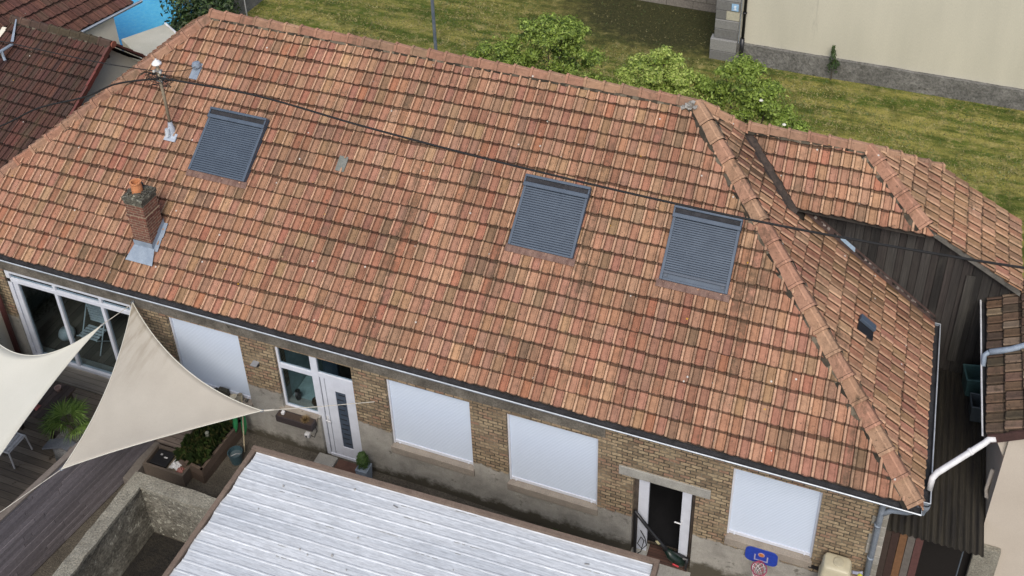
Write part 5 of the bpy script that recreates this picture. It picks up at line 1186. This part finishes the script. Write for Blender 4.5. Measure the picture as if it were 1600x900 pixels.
# pots on the first window sill
def sillpot(name, x, prof, col, label, cat, z=.684):
    mb = MB(); mb.lathe((x, -.0, z), prof, 14, col); o = mb.build(name, M['attr'], smooth=False); return tag(o, label, cat, 'bits and pots on the window sill')
mb = MB(); mb.box(-14.28, -14.05, -.045, .05, .684, .86, (.065, .062, .045)); mb.tube([(-14.24, 0, .86), (-14.22, 0, .89), (-14.12, 0, .89), (-14.10, 0, .86)], .01, 6, (.06, .055, .04)); o = mb.build('jerrycan', M['attr'], bevel=.02); tag(o, 'olive metal canister standing on the window sill', 'canister', 'bits and pots on the window sill')
sillpot('dark_pot', -14.37, [(0, 0), (.05, 0), (.06, .05), (.05, .10), (0, .11)], (.05, .05, .045), 'dark round pot beside the olive canister', 'pot')
sillpot('white_pebble', -14.58, [(0, 0), (.07, .01), (.06, .05), (0, .07)], (.5, .5, .48), 'white rounded stone on the window sill near the sail edge', 'stone')
sillpot('shallow_dish', -13.93, [(0, 0), (.065, 0), (.075, .04), (.06, .04), (.055, .03), (0, .03)], (.55, .50, .38), 'shallow cream dish between canister and stone pot', 'dish')
sillpot('stone_pot', -13.76, [(0, 0), (.06, 0), (.08, .06), (.065, .14), (.05, .14), (.045, .08), (0, .08)], (.30, .27, .21), 'beige stone pot on the window sill', 'pot')
sillpot('tiny_pot', -13.60, [(0, 0), (.03, 0), (.035, .05), (0, .08)], (.08, .075, .06), 'tiny dark pot at the right end of the window sill', 'pot')
mb = MB(); mb.box(-14.72, -14.68, -.02, .02, .684, .80, (.28, .05, .05)); o = mb.build('red_tin', M['attr']); tag(o, 'thin red tin on the window sill beside the sail edge', 'tin', 'bits and pots on the window sill')

# leaf blower
lb = thing('leaf_blower', (-4.2, .0, -.42), 'black leaf blower with dark green body leaning in the open back doorway', 'leaf blower')
mb = MB(); mb.tube([(-4.94, .02, .86), (-4.72, -.01, .60), (-4.36, -.04, .18), (-4.24, -.05, .06)], [.030, .034, .040, .044], 12); mb.build('nozzle_tube', M['black'], lb, smooth=True)
mb = MB(); mb.tube([(-4.26, -.05, .08), (-4.18, -.06, -.02), (-4.02, -.06, -.14), (-3.92, -.04, -.22)], [.055, .09, .10, .06], 12, (.007, .018, .013)); mb.build('motor_body', M['attr_gloss'], lb, smooth=True)
mb = MB(); mb.tube([(-4.32, .02, -.02), (-4.2, .04, -.16), (-4.0, .05, -.22), (-3.86, .02, -.14), (-3.86, -.06, -.36)], [.04, .08, .09, .05, .02], 10); mb.build('dust_bag', M['black'], lb, smooth=True)
mb = MB(); mb.tube([(-4.10, -.165, -.13), (-3.98, -.165, -.16)], .018, 8, (.45, .02, .03)); mb.build('red_switch', M['attr_gloss'], lb)
mb = MB(); mb.box(-.05, .05, -.052, -.048, -.028, .028, (.55, .5, .3), M=Matrix.Translation((-4.43, -.04, .27)) @ Matrix.Rotation(.9, 4, 'Y')); mb.build('sticker', M['attr'], lb)
cdx = thing('power_cord', (-4.85, -.1, -.42), 'black coiled extension cord with plug hanging in the back doorway', 'cord')
mb = MB(); mb.tube([(-4.80, .0, .35), (-4.70, -.04, .22), (-4.66, -.05, .02), (-4.74, -.06, -.12), (-4.84, -.05, .0), (-4.78, -.03, .2), (-4.72, -.02, .1), (-4.76, -.06, -.2), (-4.84, -.08, -.3)], .010, 6); mb.build('cable', M['rubber'], cdx)
mb = MB(); mb.lathe((-4.86, -.12, -.42), [(0, 0), (.055, 0), (.055, .05), (.02, .055), (.02, .05), (0, .05)], 14); mb.box(-4.82, -4.70, -.14, -.09, -.42, -.36); mb.build('plug', M['black'], cdx)
mb = MB(); mb.tube([(-4.93, .03, .75), (-4.90, -.02, .1), (-4.88, -.05, -.38)], .03, 8); o = mb.build('umbrella', M['black']); tag(o, 'furled black umbrella standing in the left of the back doorway', 'umbrella')

# basketball hoop
hp = thing('basketball_hoop', (-2.46, -.1, .7), 'small blue toy basketball backboard with white net below the right shutter', 'basketball hoop')
def hull(cx, cz, w, h, r, y0, y1, col, m=0):
    pts = []
    for sx, sz, a0 in ((1, 1, 0), (-1, 1, 90), (-1, -1, 180), (1, -1, 270)):
        for k in range(5):
            a = R(a0 + k * 22.5); pts.append((cx + sx * (w / 2 - r) + r * math.cos(a), cz + sz * (h / 2 - r) + r * math.sin(a)))
    return pts
mb = MB(); mb.prism(hull(-2.47, .73, .60, .40, .11, 0, 0, None), 'y', -.06, -.03, (.02, .055, .36)); bo = mb.build('backboard', M['attr_gloss'], hp)
mb = MB()
for (a, b, c, d) in ((-2.60, -2.575, .60, .74), (-2.365, -2.34, .60, .74), (-2.575, -2.365, .60, .622), (-2.60, -2.575, .74, .76), (-2.365, -2.34, .74, .76)): mb.box(a, b, -.066, -.061, c, d, (.35, .33, .45))
mb.prism(hull(-2.47, .78, .12, .11, .05, 0, 0, None), 'y', -.067, -.061, (.45, .30, .30)); mb.prism(hull(-2.47, .78, .085, .085, .042, 0, 0, None), 'y', -.072, -.0675, (.50, .16, .04)); mb.build('board_marking', M['attr'], bo)
mb = MB(); n_ = 20; mb.tube([(-2.47 + .14 * math.cos(2 * PI * k / n_), -.22 + .14 * math.sin(2 * PI * k / n_), .60) for k in range(n_ + 1)], .010, 6, (.28, .04, .09)); mb.box(-2.51, -2.43, -.09, -.03, .585, .62, (.25, .04, .08)); mb.build('rim', M['attr'], hp)
mb = MB(); rg = random.Random(111)
for k in range(10):
    for sg in (1, -1):
        pts = []
        for j in range(6):
            a = 2 * PI * (k + sg * j * .55) / 10; r_ = .14 - .012 * j; pts.append((-2.47 + r_ * math.cos(a), -.22 + r_ * math.sin(a), .60 - .055 * j))
        mb.tube(pts, .0065, 4, (.62, .56, .58) if k % 3 else (.55, .15, .2))
mb.build('net', M['attr'], hp)
# water tank
wt = thing('water_tank', (-1.12, -.25, -.6), 'beige moulded plastic water tank against the wall beside the zinc downpipe', 'water tank')
mb = MB(); body = hull(0, 0, .56, .40, .08, 0, 0, None)
def ring(z, s, dy=0): return [V3((-1.14 + x * s, -.25 + y * s + dy, z)) for x, y in body]
rings = [ring(-.6, .95), ring(.60, 1.0), ring(.62, 1.05), ring(.66, 1.05), ring(.68, 1.0), ring(.98, .99), ring(1.00, 1.04), ring(1.04, 1.04), ring(1.06, .98), ring(1.38, .90), ring(1.46, .80), ring(1.48, .6)]
nb_ = len(body); vs = [q for r_ in rings for q in r_]; mb.grid(vs, [(j * nb_ + i, j * nb_ + (i + 1) % nb_, (j + 1) * nb_ + (i + 1) % nb_, (j + 1) * nb_ + i) for j in range(len(rings) - 1) for i in range(nb_)] + [tuple((len(rings) - 1) * nb_ + i for i in range(nb_))])
mb.build('tank_body', plain('beige_plastic', (.50, .455, .32), .45, var=.06), wt, smooth=True, bevel=.01)
mb = MB(); mb.lathe((-1.12, -.25, 1.478), [(.095, 0), (.095, .02), (.08, .026), (0, .028)], 20); mb.build('lid', plain('beige_lid', (.46, .42, .30), .45), wt)
mb = MB(); mb.tube([(-.86, -.16, 1.2), (-.76, -.12, 1.16), (-.68, -.10, 1.18)], .03, 8, (.30, .31, .40)); mb.tube([(-.84, -.2, 1.0), (-.72, -.18, 1.05), (-.66, -.15, 1.10)], .016, 8, (.42, .46, .58)); mb.lathe((-.72, -.17, 1.14), [(0, 0), (.04, .01), (.045, .04), (.02, .07), (0, .07)], 10, (.55, .55, .05)); mb.build('filler_hose', M['attr_gloss'], wt)
mb = MB(); mb.box(-1.62, -1.44, -.06, 0, .82, .84); o = mb.build('wall_bracket', M['black']); tag(o, 'short black iron bracket on the wall beside the beige tank', 'bracket')

# weeds at the wall foot
mb = MB(); rg = random.Random(113); leaves(mb, [(-6.6, -.25, -.3, .18, .14), (-6.3, -.22, -.35, .16, .1), (-6.95, -.25, -.3, .12, .12), (-5.9, -.2, -.4, .15, .07)], 900, .022, [(.03, .07, .012), (.05, .10, .02)], rg)
o = mb.build('wall_weed', M['leaf']); tag(o, 'low green weeds in the gap between the shed roof and the house wall', 'weeds')

# ============================================================ LEFT END: boundary wall with creeper
bw2 = thing('boundary_wall', (-20.0, -1, 0), 'pale rendered boundary pier with a creeper left of the patio doors', 'wall')
mb = MB(); mb.box(-20.35, -20.0, -1.8, -.02, -.3, 1.7); mb.build('pier', M['cream_grey'], bw2)
mb = MB(); mb.tube([(-19.78, -.12, 0), (-19.78, -.12, 2.7)], .06, 10, (.075, .022, .018)); o = mb.build('red_post', M['attr'], smooth=True); tag(o, 'dark oxblood red pipe at the left end of the patio doors', 'pipe')
cr = MB(); rg = random.Random(115); leaves(cr, [(-19.95, -.9, 1.1, .35, .6), (-20.1, -1.4, 1.3, .4, .5), (-20.0, -.6, .6, .25, .5), (-19.9, -1.2, .5, .4, .5)], 4200, .035, [(.035, .06, .012), (.055, .085, .02), (.09, .11, .03)], rg, flat=.9); o = cr.build('creeper', M['leaf']); tag(o, 'dark green creeper over the boundary pier by the patio doors', 'creeper')

# ============================================================ SHADE SAILS
def sail(name, A, B, C, eAB, eBC, eCA, mat, label, seed, sag=.10):
    """triangular cloth with hollow edges: corner points and the middle point of every edge"""
    A, B, C = V3(A), V3(B), V3(C); t = thing(name, A, label, 'shade sail', 'shade sails')
    def bez(p, m, q, s): c = m * 2 - (p + q) / 2; return p * (1 - s) ** 2 + c * 2 * s * (1 - s) + q * s * s
    n_ = 34; vs = []; idx = {}
    nrm = (B - A).cross(C - A).normalized(); nrm = nrm if nrm.z > 0 else -nrm
    for i in range(n_ + 1):
        for j in range(n_ + 1 - i):
            u, v = i / n_, j / n_; w_ = 1 - u - v
            # corrected barycentric blend of the three curved edges
            L = A * w_ + B * u + C * v; P_ = L.copy()
            for (p, m, q, a, b) in ((A, V3(eAB), B, w_, u), (B, V3(eBC), C, u, v), (C, V3(eCA), A, v, w_)):
                s_ = a + b
                if s_ > 1e-6:
                    s = b / s_; d = bez(p, m, q, s) - (p * (1 - s) + q * s); P_ += d * s_ ** 1.6
            P_ -= nrm * (sag * 27 * u * v * w_) * .5
            P_ += nrm * .006 * mn.noise(V3((u * 7, v * 7, seed)))
            idx[(i, j)] = len(vs); vs.append(P_)
    fs = []
    for i in range(n_):
        for j in range(n_ - i):
            fs.append((idx[(i, j)], idx[(i + 1, j)], idx[(i, j + 1)]))
            if j < n_ - i - 1: fs.append((idx[(i + 1, j)], idx[(i + 1, j + 1)], idx[(i, j + 1)]))
    mb = MB(); mb.grid(vs, fs); o = mb.build('canvas', mat, t, smooth=True, recalc=True); s = o.modifiers.new('thick', 'SOLIDIFY'); s.thickness = .004; s.offset = 0
    mb = MB(); E1 = [vs[idx[(i, 0)]] for i in range(n_ + 1)]; E2 = [vs[idx[(n_ - j, j)]] for j in range(n_ + 1)]; E3 = [vs[idx[(0, n_ - j)]] for j in range(n_ + 1)]
    for e_ in (E1, E2, E3): mb.tube(e_, .009, 5)
    mb.build('hem', M['sail_white'], t)
    for p in (A, B, C):
        mb = MB(); mb.tube([p + V3((.03 * math.cos(k), .03 * math.sin(k), 0)) for k in [i * PI / 5 for i in range(11)]], .007, 5); mb.build('corner_ring', M['zinc'], t)
    return t
s2 = sail('shade_sail', (-15.97, -.06, 2.9), (-12.3, -1.08, 2.1), (-15.09, -3.44, 2.1), (-14.15, -.90, 2.44), (-14.02, -2.46, 2.11), (-15.30, -1.82, 2.46), M['sail'],
          'beige triangular shade sail with a grey-stained tip tied under the gutter', 3, .16)
mb = MB(); mb.tube([(-12.3, -1.08, 2.1), (-11.35, -.55, 1.985), (-10.41, 0.0, 1.87)], .008, 5); mb.tube([(-12.26, -1.06, 2.095), (-12.10, -.97, 2.08)], .018, 6); mb.build('rope', M['rope'], s2)
mb = MB(); mb.tube([(-15.09, -3.44, 2.1), (-15.58, -4.49, 2.0), (-15.95, -5.4, 1.92), (-16.4, -6.6, 1.8)], .008, 5); mb.build('rope', M['rope'], s2)
s1 = sail('shade_sail', (-16.49, -.5, 2.5), (-19.66, -.82, 2.5), (-15.84, -5.73, 2.2), (-17.55, -1.66, 2.44), (-19.2, -4.4, 2.3), (-16.36, -2.75, 2.37), M['sail_white'],
          'pale cream shade sail at the left edge over the deck', 5, .12)
mb = MB(); mb.tube([(-16.49, -.5, 2.5), (-16.08, -.03, 2.75)], .007, 5); mb.build('rope', M['rope'], s1)

# ============================================================ MAST AND CABLES
ms = thing('service_mast', (-16.12, 2.29, 5.6), 'thin steel service mast with a white cap standing on the tiles', 'mast')
mb = MB(); mb.tube([(-16.12, 2.29, 5.6), (-16.12, 2.29, 7.44)], .032, 10, (.24, .20, .14)); mb.build('pole', M['attr'], ms, smooth=True)
mb = MB(); mb.lathe((-16.12, 2.29, 7.40), [(.10, 0), (.10, .02), (.06, .07), (.02, .09), (.02, .12), (0, .125)], 14, (.75, .76, .76)); mb.build('cap', M['attr_gloss'], ms)
mb = MB(); mb.lathe((-16.12, 2.29, 5.62), [(.085, -.02), (.075, .12), (.05, .26), (.045, .32)], 14, (.42, .47, .54))
Mt = Matrix.Translation((-16.10, 2.20, rz(2.20) + .02)) @ Matrix.Rotation(math.atan(T), 4, 'X'); mb.box(-.14, .14, -.08, .10, 0, .035, (.40, .45, .52), M=Mt); mb.tube([(-16.14, 2.16, 5.62), (-16.15, 2.20, 5.80)], .05, 8, (.5, .55, .6)); mb.build('lead_collar', M['attr_gloss'], ms)
mb = MB(); mb.box(-16.20, -16.04, 2.25, 2.33, 7.22, 7.25, (.2, .2, .2)); mb.box(-16.20, -16.04, 2.25, 2.33, 6.98, 7.01, (.2, .2, .2)); rg = random.Random(121)
for k in range(4): mb.lathe((-16.12 + (k % 2 - .5) * .16, 2.25 + (k // 2) * .08, 7.20 if k < 2 else 7.03), [(0, 0), (.025, 0), (.03, .03), (.018, .05), (0, .06)], 8, (.45, .45, .42))
mb.build('bracket', M['attr'], ms)
mb = MB()
for k in range(9):
    p = V3((-16.12, 2.27, 7.05)); a = rg.uniform(-1, 1); pts = [p + V3((rg.uniform(-.05, .05), 0, rg.uniform(-.1, .2)))]
    for j in range(5): pts.append(p + V3((rg.uniform(-.32, .32), rg.uniform(-.08, .06), rg.uniform(-.22, .16))))
    pts.append(p + V3((rg.choice([-.5, .5]) * rg.uniform(.5, 1), 0, rg.uniform(-.03, .08)))); mb.tube(pts, .006, 4)
mb.build('jumper_wire', M['rubber'], ms)
def cable(pts, r, label, mat='rubber', n_=12):
    P_ = [V3(p) for p in pts]; out = []
    for i in range(len(P_) - 1):
        p0, p1, p2, p3 = P_[max(i - 1, 0)], P_[i], P_[i + 1], P_[min(i + 2, len(P_) - 1)]
        for k in range(n_):
            t = k / n_; out.append(.5 * ((2 * p1) + (p2 - p0) * t + (2 * p0 - 5 * p1 + 4 * p2 - p3) * t * t + (3 * p1 - p0 - 3 * p2 + p3) * t ** 3))
    out.append(P_[-1]); mb = MB(); mb.tube(out, r, 6); o = mb.build('overhead_cable', M[mat]); return tag(o, label, 'cable', 'overhead cables')
cable([(-16.12, 2.25, 7.08), (-13.79, 2.3, 7.10), (-11.2, 2.18, 6.98), (-8.07, 2.0, 6.95), (-4.63, 1.7, 7.11), (-2.0, 1.5, 7.31), (.78, 1.2, 7.72), (3.4, .9, 8.25)], .021, 'thick black cable spanning from the mast across the whole tiled roof to the right')
cable([(-16.12, 2.25, 7.06), (-17.33, 2.3, 6.64), (-18.52, 2.5, 5.92), (-20.0, 2.5, 5.29), (-21.37, 2.5, 4.47), (-23.2, 2.5, 3.6)], .022, 'thick black cable dropping from the mast over the left hip')
cable([(-16.14, 2.3, 7.2), (-17.76, 2.4, 7.04), (-20.2, 2.6, 6.9), (-23.4, 2.7, 6.85)], .011, 'thin black cable leaving the mast top towards the brown roofs')
cable([(-16.10, 2.3, 7.20), (-15.9, 2.85, 6.95), (-16.12, 3.42, 6.66)], .007, 'short thin wire from the mast to the round roof vent')
